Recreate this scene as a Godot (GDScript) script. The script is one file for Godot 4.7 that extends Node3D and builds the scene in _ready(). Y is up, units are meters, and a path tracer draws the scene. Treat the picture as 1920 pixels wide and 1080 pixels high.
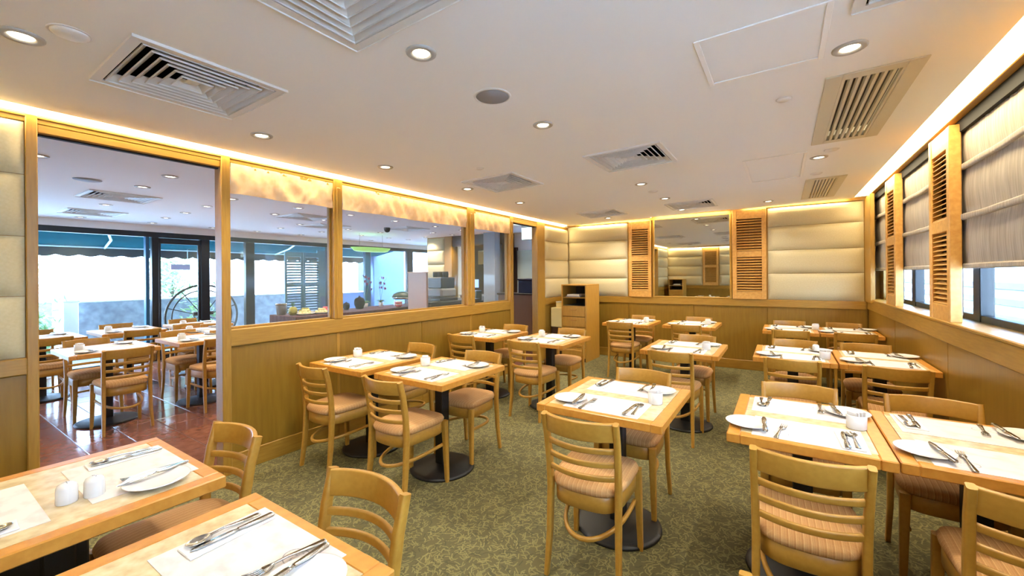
extends Node3D
# A restaurant dining room beside a tiled, glazed second room. Units are metres, y is up.
# x runs along the rear wall (left wall at -3.4, window wall at 0.94), z towards the camera (rear wall at -7.15).

const LW := -3.4
const RW := 0.938
const BW := -7.15
const FW := 0.9
const TOP := 0.74
const TILT := 0.0185
const ADJ_X := -9.2
const ADJ_C := 2.36

var M := {}
var counts := {}
var rng := RandomNumberGenerator.new()
const ORD := ["first", "second", "third", "fourth", "fifth", "sixth", "seventh", "eighth", "ninth", "tenth"]

func _ready():
	rng.seed = 7
	camera_and_light()
	materials()
	room_shell()
	adjoining_shell()
	street()
	ceiling_fittings()
	furniture()
	adjoining_furniture()
	buffet()

# ------------------------------------------------------------------ camera, sky, exposure
func camera_and_light():
	var cam := Camera3D.new()
	cam.name = "camera"
	cam.projection = Camera3D.PROJECTION_FRUSTUM
	cam.near = 0.05
	cam.far = 200.0
	cam.size = 0.05 * 1080.0 / 779.07
	cam.frustum_offset = Vector2(0, -0.05 * (540.0 - 516.65) / 779.07)
	cam.position = Vector3(0, 1.44, 0)
	cam.rotation_degrees = Vector3(0, 33.13, -0.45)
	add_child(cam)
	cam.current = true
	var sky_mat := ProceduralSkyMaterial.new()
	sky_mat.sky_top_color = Color(0.66, 0.82, 1.0)
	sky_mat.sky_horizon_color = Color(0.93, 0.97, 1.0)
	sky_mat.ground_bottom_color = Color(0.55, 0.58, 0.6)
	sky_mat.ground_horizon_color = Color(0.93, 0.97, 1.0)
	sky_mat.sky_energy_multiplier = 5.0
	sky_mat.ground_energy_multiplier = 1.0
	var sky := Sky.new()
	sky.sky_material = sky_mat
	var env := Environment.new()
	env.background_mode = Environment.BG_SKY
	env.sky = sky
	env.tonemap_mode = Environment.TONE_MAPPER_LINEAR
	env.tonemap_exposure = 1.78
	env.sdfgi_enabled = true
	env.ssao_enabled = true
	env.ssil_enabled = true
	var we := WorldEnvironment.new()
	we.name = "world_environment"
	we.environment = env
	add_child(we)

const WARM := Color(1.0, 0.975, 0.92)
const COVE := Color(1.0, 0.92, 0.75)

func area_light(called: String, at: Vector3, size: Vector2, energy: float, color: Color, turn: Vector3):
	var l := AreaLight3D.new()
	l.name = called
	l.area_size = size
	l.light_energy = energy
	l.light_color = color
	l.shadow_enabled = true
	l.position = at
	l.rotation_degrees = turn
	l.set("area_range", 12.0)
	add_child(l, true)

# ------------------------------------------------------------------ node helpers
func numbered(called: String) -> String:
	var n: int = counts.get(called, 0)
	counts[called] = n + 1
	return called if n == 0 else "%s_%03d" % [called, n]

func tag(o: Node3D, label: String, category: String, group := "", kind := "") -> Node3D:
	o.set_meta("label", label)
	o.set_meta("category", category)
	if group != "": o.set_meta("group", group)
	if kind != "": o.set_meta("kind", kind)
	return o

func thing(called: String, label: String, category: String, at := Vector3.ZERO, turn := 0.0, group := "", kind := "") -> Node3D:
	var o := Node3D.new()
	o.name = numbered(called)
	add_child(o)
	o.position = at
	o.rotation.y = turn
	tag(o, label, category, group, kind)
	return o

func place(proto: Node3D, called: String, label: String, category: String, group: String, at: Vector3, turn := 0.0) -> Node3D:
	var o: Node3D = proto.duplicate()
	o.name = numbered(called)
	add_child(o)
	o.position = at
	o.rotation.y = turn
	tag(o, label, category, group)
	return o

func done(st: SurfaceTool) -> ArrayMesh:
	st.generate_normals()
	return st.commit()

func inst(called: String, mesh: Mesh, mat: Material, parent: Node3D, at := Vector3.ZERO, turn := Vector3.ZERO) -> MeshInstance3D:
	var o := MeshInstance3D.new()
	o.name = called
	o.mesh = mesh
	o.material_override = mat
	parent.add_child(o, true)
	o.position = at
	o.rotation = turn
	return o

func obj(called: String, st: SurfaceTool, mat: Material, parent: Node3D, at := Vector3.ZERO, turn := Vector3.ZERO) -> MeshInstance3D:
	return inst(called, done(st), mat, parent, at, turn)

func top_mesh(called: String, st: SurfaceTool, mat: Material, label: String, category: String, at := Vector3.ZERO, group := "", kind := "") -> MeshInstance3D:
	var o := MeshInstance3D.new()
	o.name = numbered(called)
	o.mesh = done(st)
	o.material_override = mat
	add_child(o)
	o.position = at
	tag(o, label, category, group, kind)
	return o

# ------------------------------------------------------------------ mesh helpers
func mb() -> SurfaceTool:
	var st := SurfaceTool.new()
	st.begin(Mesh.PRIMITIVE_TRIANGLES)
	st.set_smooth_group(-1)
	return st

func tri(st: SurfaceTool, a: Vector3, b: Vector3, c: Vector3, n: Vector3):
	if (c - a).cross(b - a).dot(n) < 0.0:
		var t := b
		b = c
		c = t
	st.add_vertex(a)
	st.add_vertex(b)
	st.add_vertex(c)

func quad(st: SurfaceTool, a: Vector3, b: Vector3, c: Vector3, d: Vector3, n: Vector3):
	tri(st, a, b, c, n)
	tri(st, a, c, d, n)

# a box with chamfered edges, optionally turned
func box(st: SurfaceTool, c: Vector3, s: Vector3, bev := 0.0, bs := Basis.IDENTITY):
	st.set_smooth_group(-1)
	var h := s * 0.5
	if bev <= 0.0:
		for ax in 3:
			for sg in [-1.0, 1.0]:
				var n := Vector3.ZERO
				n[ax] = sg
				var u := Vector3.ZERO
				var v := Vector3.ZERO
				u[(ax + 1) % 3] = h[(ax + 1) % 3]
				v[(ax + 2) % 3] = h[(ax + 2) % 3]
				var o := n * h[ax]
				quad(st, c + bs * (o - u - v), c + bs * (o + u - v), c + bs * (o + u + v), c + bs * (o - u + v), bs * n)
		return
	bev = minf(bev, minf(h.x, minf(h.y, h.z)) * 0.95)
	var k := h - Vector3(bev, bev, bev)
	for ax in 3:
		var a1 := (ax + 1) % 3
		var a2 := (ax + 2) % 3
		for sg in [-1.0, 1.0]:
			var n := Vector3.ZERO
			n[ax] = sg
			var u := Vector3.ZERO
			var v := Vector3.ZERO
			u[a1] = k[a1]
			v[a2] = k[a2]
			var o := n * h[ax]
			quad(st, c + bs * (o - u - v), c + bs * (o + u - v), c + bs * (o + u + v), c + bs * (o - u + v), bs * n)
		for s1 in [-1.0, 1.0]:
			for s2 in [-1.0, 1.0]:
				var p := Vector3.ZERO
				var q := Vector3.ZERO
				p[a1] = s1 * h[a1]
				p[a2] = s2 * k[a2]
				q[a1] = s1 * k[a1]
				q[a2] = s2 * h[a2]
				var e := Vector3.ZERO
				e[ax] = k[ax]
				var n := Vector3.ZERO
				n[a1] = s1
				n[a2] = s2
				quad(st, c + bs * (p - e), c + bs * (p + e), c + bs * (q + e), c + bs * (q - e), bs * n)
	for sx in [-1.0, 1.0]:
		for sy in [-1.0, 1.0]:
			for sz in [-1.0, 1.0]:
				tri(st, c + bs * Vector3(sx * h.x, sy * k.y, sz * k.z), c + bs * Vector3(sx * k.x, sy * h.y, sz * k.z), c + bs * Vector3(sx * k.x, sy * k.y, sz * h.z), bs * Vector3(sx, sy, sz))

# corner to corner
func slab(st: SurfaceTool, a: Vector3, b: Vector3, bev := 0.0):
	box(st, (a + b) * 0.5, (b - a).abs(), bev)

func rect_section(w: float, h: float, r := 0.0, n := 3) -> PackedVector2Array:
	var out := PackedVector2Array()
	if r <= 0.0:
		return PackedVector2Array([Vector2(-w, -h) * 0.5, Vector2(w, -h) * 0.5, Vector2(w, h) * 0.5, Vector2(-w, h) * 0.5])
	r = minf(r, minf(w, h) * 0.49)
	for q in 4:
		var cx := (w * 0.5 - r) * (1.0 if q == 0 or q == 3 else -1.0)
		var cyy := (h * 0.5 - r) * (1.0 if q < 2 else -1.0)
		for i in n + 1:
			var t := (q + float(i) / n) * PI * 0.5
			out.append(Vector2(cx + r * cos(t), cyy + r * sin(t)))
	return out

func circle_section(r: float, n := 8) -> PackedVector2Array:
	var out := PackedVector2Array()
	for i in n:
		out.append(Vector2(cos(TAU * i / n), sin(TAU * i / n)) * r)
	return out

# sweeps a section along a path; section x runs sideways, section y along up
func sweep(st: SurfaceTool, pts: Array, sec: PackedVector2Array, up: Vector3, scales := [], smooth := true, closed := false):
	var rings := []
	var cnt := pts.size()
	for i in cnt:
		var p: Vector3 = pts[i]
		var nx: Vector3 = pts[(i + 1) % cnt] if closed else pts[mini(i + 1, cnt - 1)]
		var pv: Vector3 = pts[(i - 1 + cnt) % cnt] if closed else pts[maxi(i - 1, 0)]
		var t := (nx - pv).normalized()
		var side := t.cross(up).normalized()
		var u := side.cross(t).normalized()
		var sc: float = scales[i] if scales.size() else 1.0
		var ring := PackedVector3Array()
		for q in sec:
			ring.append(p + side * q.x * sc + u * q.y * sc)
		rings.append(ring)
	st.set_smooth_group(1 if smooth else -1)
	var m := sec.size()
	for i in (cnt if closed else cnt - 1):
		var ra: PackedVector3Array = rings[i]
		var rb: PackedVector3Array = rings[(i + 1) % cnt]
		var mid: Vector3 = (pts[i] + pts[(i + 1) % cnt]) * 0.5
		for j in m:
			var k := (j + 1) % m
			quad(st, ra[j], ra[k], rb[k], rb[j], (ra[j] + ra[k] + rb[j] + rb[k]) * 0.25 - mid)
	st.set_smooth_group(-1)
	if not closed:
		for e in [0, cnt - 1]:
			var r: PackedVector3Array = rings[e]
			var n: Vector3 = (pts[0] - pts[1]) if e == 0 else (pts[cnt - 1] - pts[cnt - 2])
			for j in range(1, m - 1):
				tri(st, r[0], r[j], r[j + 1], n)

func lathe(st: SurfaceTool, prof: Array, segs := 24, c := Vector3.ZERO, smooth := true):
	for i in prof.size() - 1:
		var a: Vector2 = prof[i]
		var b: Vector2 = prof[i + 1]
		var d := b - a
		var nn := Vector2(d.y, -d.x)
		st.set_smooth_group(2 if smooth else -1)
		for j in segs:
			var t0 := TAU * j / segs
			var t1 := TAU * (j + 1) / segs
			var d0 := Vector3(cos(t0), 0, sin(t0))
			var d1 := Vector3(cos(t1), 0, sin(t1))
			var n := (d0 + d1) * 0.5 * nn.x + Vector3.UP * nn.y
			var up := Vector3.UP
			if a.x < 1e-5:
				tri(st, c + up * a.y, c + d0 * b.x + up * b.y, c + d1 * b.x + up * b.y, n)
			elif b.x < 1e-5:
				tri(st, c + up * b.y, c + d0 * a.x + up * a.y, c + d1 * a.x + up * a.y, n)
			else:
				quad(st, c + d0 * a.x + up * a.y, c + d1 * a.x + up * a.y, c + d1 * b.x + up * b.y, c + d0 * b.x + up * b.y, n)
	st.set_smooth_group(-1)

# stacks scaled copies of an outline (in xz): rows of [scale, y]; closes top and bottom
func loft(st: SurfaceTool, outline: PackedVector2Array, rows: Array, smooth := true):
	var m := outline.size()
	st.set_smooth_group(3 if smooth else -1)
	for i in rows.size() - 1:
		var s0: float = rows[i][0]
		var y0: float = rows[i][1]
		var s1: float = rows[i + 1][0]
		var y1: float = rows[i + 1][1]
		for j in m:
			var p := outline[j]
			var q := outline[(j + 1) % m]
			var out := Vector3(p.x + q.x, 0, p.y + q.y).normalized() * (y1 - y0) + Vector3.UP * (s0 - s1) * p.length()
			quad(st, Vector3(p.x * s0, y0, p.y * s0), Vector3(q.x * s0, y0, q.y * s0), Vector3(q.x * s1, y1, q.y * s1), Vector3(p.x * s1, y1, p.y * s1), out)
	for e in [0, rows.size() - 1]:
		var s: float = rows[e][0]
		var y: float = rows[e][1]
		for j in m:
			var p := outline[j]
			var q := outline[(j + 1) % m]
			tri(st, Vector3(0, y, 0), Vector3(p.x * s, y, p.y * s), Vector3(q.x * s, y, q.y * s), Vector3.DOWN if e == 0 else Vector3.UP)
	st.set_smooth_group(-1)

# a cushion in the xy plane facing +z, from z 0 to d, edges rolled
func pillow(st: SurfaceTool, w: float, h: float, d: float, nx := 14, ny := 8):
	st.set_smooth_group(4)
	var f := func(u: float, v: float) -> Vector3:
		var e := (1.0 - pow(absf(u), 14.0)) * (1.0 - pow(absf(v), 6.0))
		return Vector3(u * w * 0.5, v * h * 0.5, d * (0.25 + 0.75 * e))
	for i in nx:
		for j in ny:
			# denser rows near the edges
			var u0: float = sin((-0.5 + float(i) / nx) * PI)
			var u1: float = sin((-0.5 + float(i + 1) / nx) * PI)
			var v0: float = sin((-0.5 + float(j) / ny) * PI)
			var v1: float = sin((-0.5 + float(j + 1) / ny) * PI)
			quad(st, f.call(u0, v0), f.call(u1, v0), f.call(u1, v1), f.call(u0, v1), Vector3.BACK)
	st.set_smooth_group(-1)
	var b := d * 0.25
	for sg in [-1.0, 1.0]:
		quad(st, Vector3(sg * w / 2, -h / 2, 0), Vector3(sg * w / 2, h / 2, 0), Vector3(sg * w / 2, h / 2, b), Vector3(sg * w / 2, -h / 2, b), Vector3(sg, 0, 0))
		quad(st, Vector3(-w / 2, sg * h / 2, 0), Vector3(w / 2, sg * h / 2, 0), Vector3(w / 2, sg * h / 2, b), Vector3(-w / 2, sg * h / 2, b), Vector3(0, sg, 0))

# a flat sheet with thickness, in xz, with rectangular holes given as [x0, x1, z0, z1]
func holed_sheet(st: SurfaceTool, x0: float, x1: float, z0: float, z1: float, y0: float, y1: float, holes: Array):
	var xs := [x0, x1]
	var zs := [z0, z1]
	for h in holes:
		for k in 2:
			xs.append(h[k])
			zs.append(h[k + 2])
	xs.sort()
	zs.sort()
	for i in xs.size() - 1:
		for j in zs.size() - 1:
			var a: float = xs[i]
			var b: float = xs[i + 1]
			var c: float = zs[j]
			var d: float = zs[j + 1]
			if b - a < 1e-5 or d - c < 1e-5:
				continue
			var inside := false
			for h in holes:
				if (a + b) / 2 > h[0] and (a + b) / 2 < h[1] and (c + d) / 2 > h[2] and (c + d) / 2 < h[3]:
					inside = true
			if inside:
				continue
			quad(st, Vector3(a, y0, c), Vector3(b, y0, c), Vector3(b, y0, d), Vector3(a, y0, d), Vector3.DOWN)
			quad(st, Vector3(a, y1, c), Vector3(b, y1, c), Vector3(b, y1, d), Vector3(a, y1, d), Vector3.UP)
	for r in [[x0, x1, z0, z1, 1.0]] + holes.map(func(h): return [h[0], h[1], h[2], h[3], -1.0]):
		var s: float = r[4]
		for k in 2:
			var xx: float = r[k]
			var nx := Vector3((-1.0 if k == 0 else 1.0) * s, 0, 0)
			quad(st, Vector3(xx, y0, r[2]), Vector3(xx, y1, r[2]), Vector3(xx, y1, r[3]), Vector3(xx, y0, r[3]), nx)
			var zz: float = r[k + 2]
			var nz := Vector3(0, 0, (-1.0 if k == 0 else 1.0) * s)
			quad(st, Vector3(r[0], y0, zz), Vector3(r[0], y1, zz), Vector3(r[1], y1, zz), Vector3(r[1], y0, zz), nz)

# ------------------------------------------------------------------ materials
func noise_tex(freq: float, lo: Color, hi: Color, seed_: int, size := 512, octaves := 4, mid := -1.0, kind := FastNoiseLite.TYPE_SIMPLEX_SMOOTH) -> NoiseTexture2D:
	var n := FastNoiseLite.new()
	n.noise_type = kind
	n.seed = seed_
	n.frequency = freq
	n.fractal_octaves = octaves
	var g := Gradient.new()
	g.offsets = PackedFloat32Array([0.15, 0.85]) if mid < 0.0 else PackedFloat32Array([mid - 0.12, mid + 0.12])
	g.colors = PackedColorArray([lo, hi])
	var t := NoiseTexture2D.new()
	t.width = size
	t.height = size
	t.seamless = true
	t.noise = n
	t.color_ramp = g
	return t

func mat(color: Color, rough := 0.6, metal := 0.0) -> StandardMaterial3D:
	var m := StandardMaterial3D.new()
	m.albedo_color = color
	m.roughness = rough
	m.metallic = metal
	return m

func tri_mat(tex: Texture2D, scale: Vector3, rough := 0.6, tint := Color.WHITE) -> StandardMaterial3D:
	var m := mat(tint, rough)
	m.albedo_texture = tex
	m.uv1_triplanar = true
	m.uv1_scale = scale
	return m

func glow(color: Color, energy: float) -> StandardMaterial3D:
	var m := mat(color, 0.5)
	m.emission_enabled = true
	m.emission = color
	m.emission_energy_multiplier = energy
	return m

func glass(color: Color, alpha: float) -> StandardMaterial3D:
	var m := mat(Color(color.r, color.g, color.b, alpha), 0.02)
	m.transparency = BaseMaterial3D.TRANSPARENCY_ALPHA
	m.cull_mode = BaseMaterial3D.CULL_DISABLED
	return m

func carpet_image() -> ImageTexture:
	var n := 1024
	var img := Image.create(n, n, false, Image.FORMAT_RGB8)
	img.fill(Color(0.335, 0.31, 0.175))
	var r := RandomNumberGenerator.new()
	r.seed = 11
	var tones := [Color(0.46, 0.425, 0.245), Color(0.44, 0.405, 0.235), Color(0.285, 0.265, 0.15), Color(0.48, 0.44, 0.26)]
	for k in 2300:
		var p := Vector2(r.randf() * n, r.randf() * n)
		var a := r.randf() * TAU
		var bend := r.randf_range(-0.16, 0.16)
		var flip := r.randi_range(6, 12)
		var col: Color = tones[r.randi() % 4]
		for s in 15:
			for dx in range(-3, 4):
				for dy in range(-3, 4):
					if dx * dx + dy * dy <= 8 + (s % 3):
						img.set_pixel(posmod(int(p.x) + dx, n), posmod(int(p.y) + dy, n), col)
			p += Vector2(cos(a), sin(a)) * 2.6
			a += bend * (1.0 if s < flip else -1.0)
	for k in 90000:
		var x := r.randi() % n
		var y := r.randi() % n
		var c := img.get_pixel(x, y)
		img.set_pixel(x, y, c * r.randf_range(0.82, 1.12))
	return ImageTexture.create_from_image(img)

func stripe_image() -> ImageTexture:
	var img := Image.create(128, 128, false, Image.FORMAT_RGB8)
	var r := RandomNumberGenerator.new()
	r.seed = 5
	for x in 128:
		for y in 128:
			var w := fposmod(x, 32.0)
			var c := Color(0.74, 0.555, 0.335)
			if w < 9.0: c = Color(0.69, 0.495, 0.285)
			elif w < 12.0: c = Color(0.83, 0.665, 0.44)
			elif w > 22.0 and w < 26.0: c = Color(0.70, 0.51, 0.30)
			img.set_pixel(x, y, c * r.randf_range(0.9, 1.06))
	return ImageTexture.create_from_image(img)

func placemat_image() -> ImageTexture:
	var w := 256
	var img := Image.create(w, w, false, Image.FORMAT_RGB8)
	var n := FastNoiseLite.new()
	n.seed = 3
	n.frequency = 0.012
	for x in w:
		for y in w:
			var t := clampf(n.get_noise_2d(x, y) * 2.0, 0.0, 1.0)
			var c := Color(0.82, 0.80, 0.78).lerp(Color(0.80, 0.71, 0.69), t * 0.8)
			var d := Vector2(x - 60, y - 188).length()
			if absf(d - 26.0) < 1.0: c = Color(0.56, 0.54, 0.56)
			if d < 17.0 and n.get_noise_2d(x * 14.0, y * 10.0) > 0.22: c = Color(0.60, 0.58, 0.60)
			img.set_pixel(x, y, c)
	return ImageTexture.create_from_image(img)

func materials():
	var grain := noise_tex(0.02, Color(0.60, 0.435, 0.135), Color(0.655, 0.49, 0.17), 1)
	var fine := noise_tex(0.02, Color(0.635, 0.455, 0.155), Color(0.68, 0.50, 0.19), 2)
	M.chair = tri_mat(fine, Vector3(3.0, 3.0, 3.0), 0.38)
	M.wood_y = tri_mat(grain, Vector3(5.0, 0.45, 5.0), 0.42)
	M.wood_x = tri_mat(grain, Vector3(0.45, 5.0, 5.0), 0.42)
	M.wood_z = tri_mat(grain, Vector3(5.0, 5.0, 0.45), 0.42)
	var pan := noise_tex(0.016, Color(0.52, 0.38, 0.10), Color(0.56, 0.415, 0.125), 21)
	M.panel = tri_mat(pan, Vector3(3.0, 0.3, 3.0), 0.36)
	var orange := noise_tex(0.02, Color(0.71, 0.465, 0.16), Color(0.765, 0.525, 0.205), 4)
	M.edge = tri_mat(orange, Vector3(2.2, 2.2, 2.2), 0.32)
	var shut := noise_tex(0.02, Color(0.76, 0.55, 0.26), Color(0.82, 0.62, 0.32), 31)
	M.cabinet = tri_mat(fine, Vector3(2.5, 0.4, 2.5), 0.45, Color(1.06, 1.08, 1.15))
	M.shutter = tri_mat(shut, Vector3(2.0, 2.0, 2.0), 0.42)
	var marb := noise_tex(0.012, Color(0.73, 0.64, 0.47), Color(0.83, 0.76, 0.60), 6, 512, 5)
	M.inlay = tri_mat(marb, Vector3(2.6, 2.6, 2.6), 0.24)
	M.black = mat(Color(0.055, 0.055, 0.06), 0.5)
	M.iron = mat(Color(0.05, 0.055, 0.06), 0.42, 0.3)
	M.seat = tri_mat(stripe_image(), Vector3(11.0, 11.0, 11.0), 0.9)
	M.carpet = tri_mat(carpet_image(), Vector3(1.0, 1.0, 1.0), 0.95)
	M.white = mat(Color(0.93, 0.925, 0.91), 0.55)
	M.plaster = mat(Color(0.92, 0.92, 0.915), 0.85)
	M.vent = mat(Color(0.86, 0.85, 0.83), 0.5)
	M.vent_warm = mat(Color(0.80, 0.77, 0.68), 0.55)
	M.dark = mat(Color(0.03, 0.03, 0.035), 0.9)
	M.trim_shaded = mat(Color(0.66, 0.64, 0.60), 0.5)  # greyed so the ring carries the shade inside the lamp can
	M.grille = mat(Color(0.55, 0.54, 0.54), 0.7)
	var leather := noise_tex(0.05, Color(0.74, 0.68, 0.52), Color(0.77, 0.715, 0.56), 8)
	M.pad = tri_mat(leather, Vector3(2, 2, 2), 0.55)
	var linen := noise_tex(0.02, Color(0.62, 0.585, 0.53), Color(0.74, 0.70, 0.64), 9)
	M.blind = tri_mat(linen, Vector3(5.0, 0.25, 5.0), 0.9)
	M.blind.backlight_enabled = true
	M.blind.backlight = Color(0.12, 0.11, 0.1)
	var val := noise_tex(0.02, Color(0.90, 0.74, 0.53), Color(0.94, 0.79, 0.60), 10)
	M.valance = tri_mat(val, Vector3(1.5, 1.5, 1.5), 0.8)
	M.mirror = mat(Color(0.86, 0.86, 0.82), 0.015, 1.0)
	M.glass = glass(Color(0.9, 1.0, 0.97), 0.03)
	M.glass.metallic_specular = 0.25
	M.china = mat(Color(0.84, 0.83, 0.81), 0.12)
	M.steel = mat(Color(0.70, 0.69, 0.67), 0.2, 1.0)
	M.paper = mat(Color(0.86, 0.85, 0.84), 0.9)
	M.placemat = tri_mat(placemat_image(), Vector3(2.5, 2.5, 1.0 / 0.28), 0.85)
	M.placemat.uv1_offset = Vector3(0.5, 0.5, 0.5)
	M.lamp = glow(Color(1.0, 0.95, 0.84), 6.0)
	M.lamp_far = glow(Color(1.0, 0.97, 0.92), 4.0)
	M.cove = glow(Color(1.0, 0.92, 0.72), 1.6)
	M.tiles = []
	for k in 4:
		var t: float = [0.0, 0.03, -0.03, 0.015][k]
		var tn := noise_tex(0.02, Color(0.43 + t, 0.27 + t * 0.6, 0.215), Color(0.50 + t, 0.32 + t * 0.6, 0.26), 40 + k, 256)
		M.tiles.append(tri_mat(tn, Vector3(2, 2, 2), 0.16))
	M.grout = mat(Color(0.36, 0.27, 0.22), 0.5)
	M.frame = mat(Color(0.03, 0.045, 0.055), 0.4)
	M.frame_blue = mat(Color(0.10, 0.30, 0.42), 0.4)
	M.awning = mat(Color(0.0, 0.24, 0.27), 0.9)
	M.awning.metallic_specular = 0.0
	M.awning.backlight_enabled = true
	M.awning.backlight = Color(0.06, 0.06, 0.06)
	M.tube = mat(Color(0.75, 0.85, 0.88), 0.4)
	var conc := noise_tex(0.012, Color(0.52, 0.58, 0.63), Color(0.66, 0.72, 0.77), 12)
	M.concrete = tri_mat(conc, Vector3(0.8, 0.8, 0.8), 0.9)
	M.facade = mat(Color(0.88, 0.89, 0.9), 0.9)
	M.paving = mat(Color(0.5, 0.52, 0.53), 0.8)
	M.teal = mat(Color(0.10, 0.33, 0.40), 0.5)
	M.leaf = mat(Color(0.16, 0.36, 0.20), 0.6)
	M.leaf.backlight_enabled = true
	M.leaf.backlight = Color(0.5, 0.6, 0.4)
	M.leaf.cull_mode = BaseMaterial3D.CULL_DISABLED
	M.bark = mat(Color(0.25, 0.2, 0.15), 0.9)
	M.maroon = mat(Color(0.24, 0.03, 0.09), 0.85)
	M.purple = mat(Color(0.30, 0.10, 0.28), 0.85)
	M.grey = mat(Color(0.55, 0.55, 0.56), 0.5)
	M.darkgrey = mat(Color(0.13, 0.13, 0.14), 0.4)
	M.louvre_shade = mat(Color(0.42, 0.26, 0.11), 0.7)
	M.alley = mat(Color(0.50, 0.56, 0.62), 0.95)
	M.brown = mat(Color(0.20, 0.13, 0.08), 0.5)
	M.screen = glow(Color(0.55, 0.68, 0.95), 0.8)
	M.sign = glow(Color(0.92, 1.0, 0.98), 1.3)
	M.pink = mat(Color(0.80, 0.32, 0.33), 0.4)
	M.petal = mat(Color(0.42, 0.07, 0.27), 0.6)
	M.green = mat(Color(0.05, 0.17, 0.12), 0.4)
	M.pear = mat(Color(0.55, 0.52, 0.18), 0.55)
	M.cream = mat(Color(0.86, 0.80, 0.58), 0.7)
	M.sky_blue = mat(Color(0.15, 0.27, 0.42), 0.8)
	M.blue_box = mat(Color(0.08, 0.11, 0.24), 0.5)
	M.lime = glow(Color(0.62, 0.85, 0.45), 0.35)

func cy(x: float) -> float:
	return 2.357 + TILT * (x + 3.34)

# ------------------------------------------------------------------ the dining room
func structure(called: String, label: String, category: String) -> Node3D:
	return thing(called, label, category, Vector3.ZERO, 0.0, "", "structure")

# four stacked upholstered pads; from (along0) to (along1) on a wall, facing `turn`
func pads(root: Node3D, centre: Vector3, w: float, ys: Array, turn: float):
	for i in ys.size() - 1:
		var h: float = ys[i + 1] - ys[i]
		var st := mb()
		pillow(st, w - 0.006, h - 0.004, 0.05)
		obj("upholstered_panel", st, M.pad, root, Vector3(centre.x, (ys[i] + ys[i + 1]) / 2, centre.z), Vector3(0, turn, 0))

func zbox(called: String, root: Node3D, m: Material, x0: float, x1: float, y0: float, y1: float, z0: float, z1: float, bev := 0.004) -> MeshInstance3D:
	var st := mb()
	var c := Vector3((x0 + x1) / 2, (y0 + y1) / 2, (z0 + z1) / 2)
	box(st, Vector3.ZERO, Vector3(absf(x1 - x0), absf(y1 - y0), absf(z1 - z0)), bev)
	return obj(called, st, m, root, c)

func room_shell():
	# floor
	var st := mb()
	slab(st, Vector3(LW - 0.15, -0.12, BW - 0.2), Vector3(RW + 0.3, 0.0, FW + 0.2))
	top_mesh("floor", st, M.carpet, "olive green carpet with a pale squiggle pattern across the dining room", "carpet", Vector3.ZERO, "", "structure")

	# ceiling, hung clear of the walls so that the cove lights show round its edge
	st = mb()
	var holes := []
	for d in diffusers():
		holes.append([d[0] - 0.27 + 3.34, d[0] + 0.27 + 3.34, d[1] - 0.27, d[1] + 0.27])
	for d in linears():
		holes.append([d[0] + 3.34, d[1] + 3.34, d[3], d[2]])
	holed_sheet(st, 0.0, 4.075, -7.0, FW, 0.0, 0.03, holes)
	var ce := thing("ceiling", "flat off-white plaster ceiling of the dining room with vents and downlights", "ceiling", Vector3(-3.34, 2.357, 0), 0.0, "", "structure")
	ce.rotation.z = TILT
	obj("ceiling_board", st, M.plaster, ce)
	for f in [[-0.06, 1.50], [2.68, 4.28]]:
		zbox("ceiling_filler", ce, M.plaster, f[0], f[1], 0.0, 0.03, BW + 0.055, -7.0, 0.0)
	st = mb()
	slab(st, Vector3(LW - 0.2, 2.72, -10.2), Vector3(RW + 0.5, 2.85, FW + 0.2))
	top_mesh("ceiling", st, M.plaster, "concrete slab above the hung ceiling, seen only through the cove gap", "ceiling", Vector3.ZERO, "", "structure")

	# cove lights in the gaps
	cove("right", Vector3(RW - 0.099, cy(0.74) + 0.05, (BW + FW) / 2), Vector3(0.194, 0.02, 8.04), "wide glowing cove light strip along the ceiling above the window blinds")
	cove("left", Vector3(LW + 0.035, cy(-3.34) + 0.04, (BW + FW) / 2), Vector3(0.066, 0.02, 8.04), "narrow glowing cove light strip along the ceiling above the glazed partition")
	cove("back", Vector3(-1.25, cy(-1.25) + 0.042, BW + 0.078), Vector3(1.17, 0.02, 0.15), "short glowing cove light strip in the ceiling above the mirror")
	cove("back", Vector3(-2.62, cy(-2.62) + 0.04, BW + 0.03), Vector3(1.5, 0.02, 0.05), "thin slot light added to brighten the padded panels in the rear left corner")  # this slot strip and the next are added to brighten the padding
	cove("back", Vector3(0.05, cy(0.05) + 0.04, BW + 0.03), Vector3(1.4, 0.02, 0.05), "thin slot light added to brighten the padded panels right of the mirror")
	area_light("cove_light_lamp", Vector3(-2.62, cy(-2.62) + 0.02, BW + 0.04), Vector2(1.45, 0.03), 0.6, COVE, Vector3(-90, 0, 0))  # added wash lamp for the top of the left padding
	area_light("cove_light_lamp", Vector3(0.05, cy(0.05) + 0.02, BW + 0.04), Vector2(1.35, 0.03), 0.4, COVE, Vector3(-90, 0, 0))  # added wash lamp for the top of the right padding
	area_light("cove_light_lamp", Vector3(RW - 0.09, cy(0.76) + 0.03, -3.1), Vector2(0.15, 7.9), 4.6, COVE, Vector3(-90, 0, 0))
	area_light("cove_light_lamp", Vector3(LW + 0.036, cy(-3.34) + 0.022, -3.1), Vector2(0.05, 7.9), 3.4, COVE, Vector3(-90, 0, 0))
	area_light("cove_light_lamp", Vector3(-1.25, cy(-1.25) + 0.02, BW + 0.08), Vector2(1.1, 0.1), 1.0, COVE, Vector3(-90, 0, 0))

	left_wall()
	back_wall()
	right_wall()
	front_wall()

func cove(_side: String, c: Vector3, s: Vector3, label: String):
	var st := mb()
	box(st, Vector3.ZERO, s, 0.0)
	var o := top_mesh("cove_light", st, M.cove, label, "cove light", c)
	o.rotation.z = TILT if s.x > 1.0 else 0.0

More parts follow.
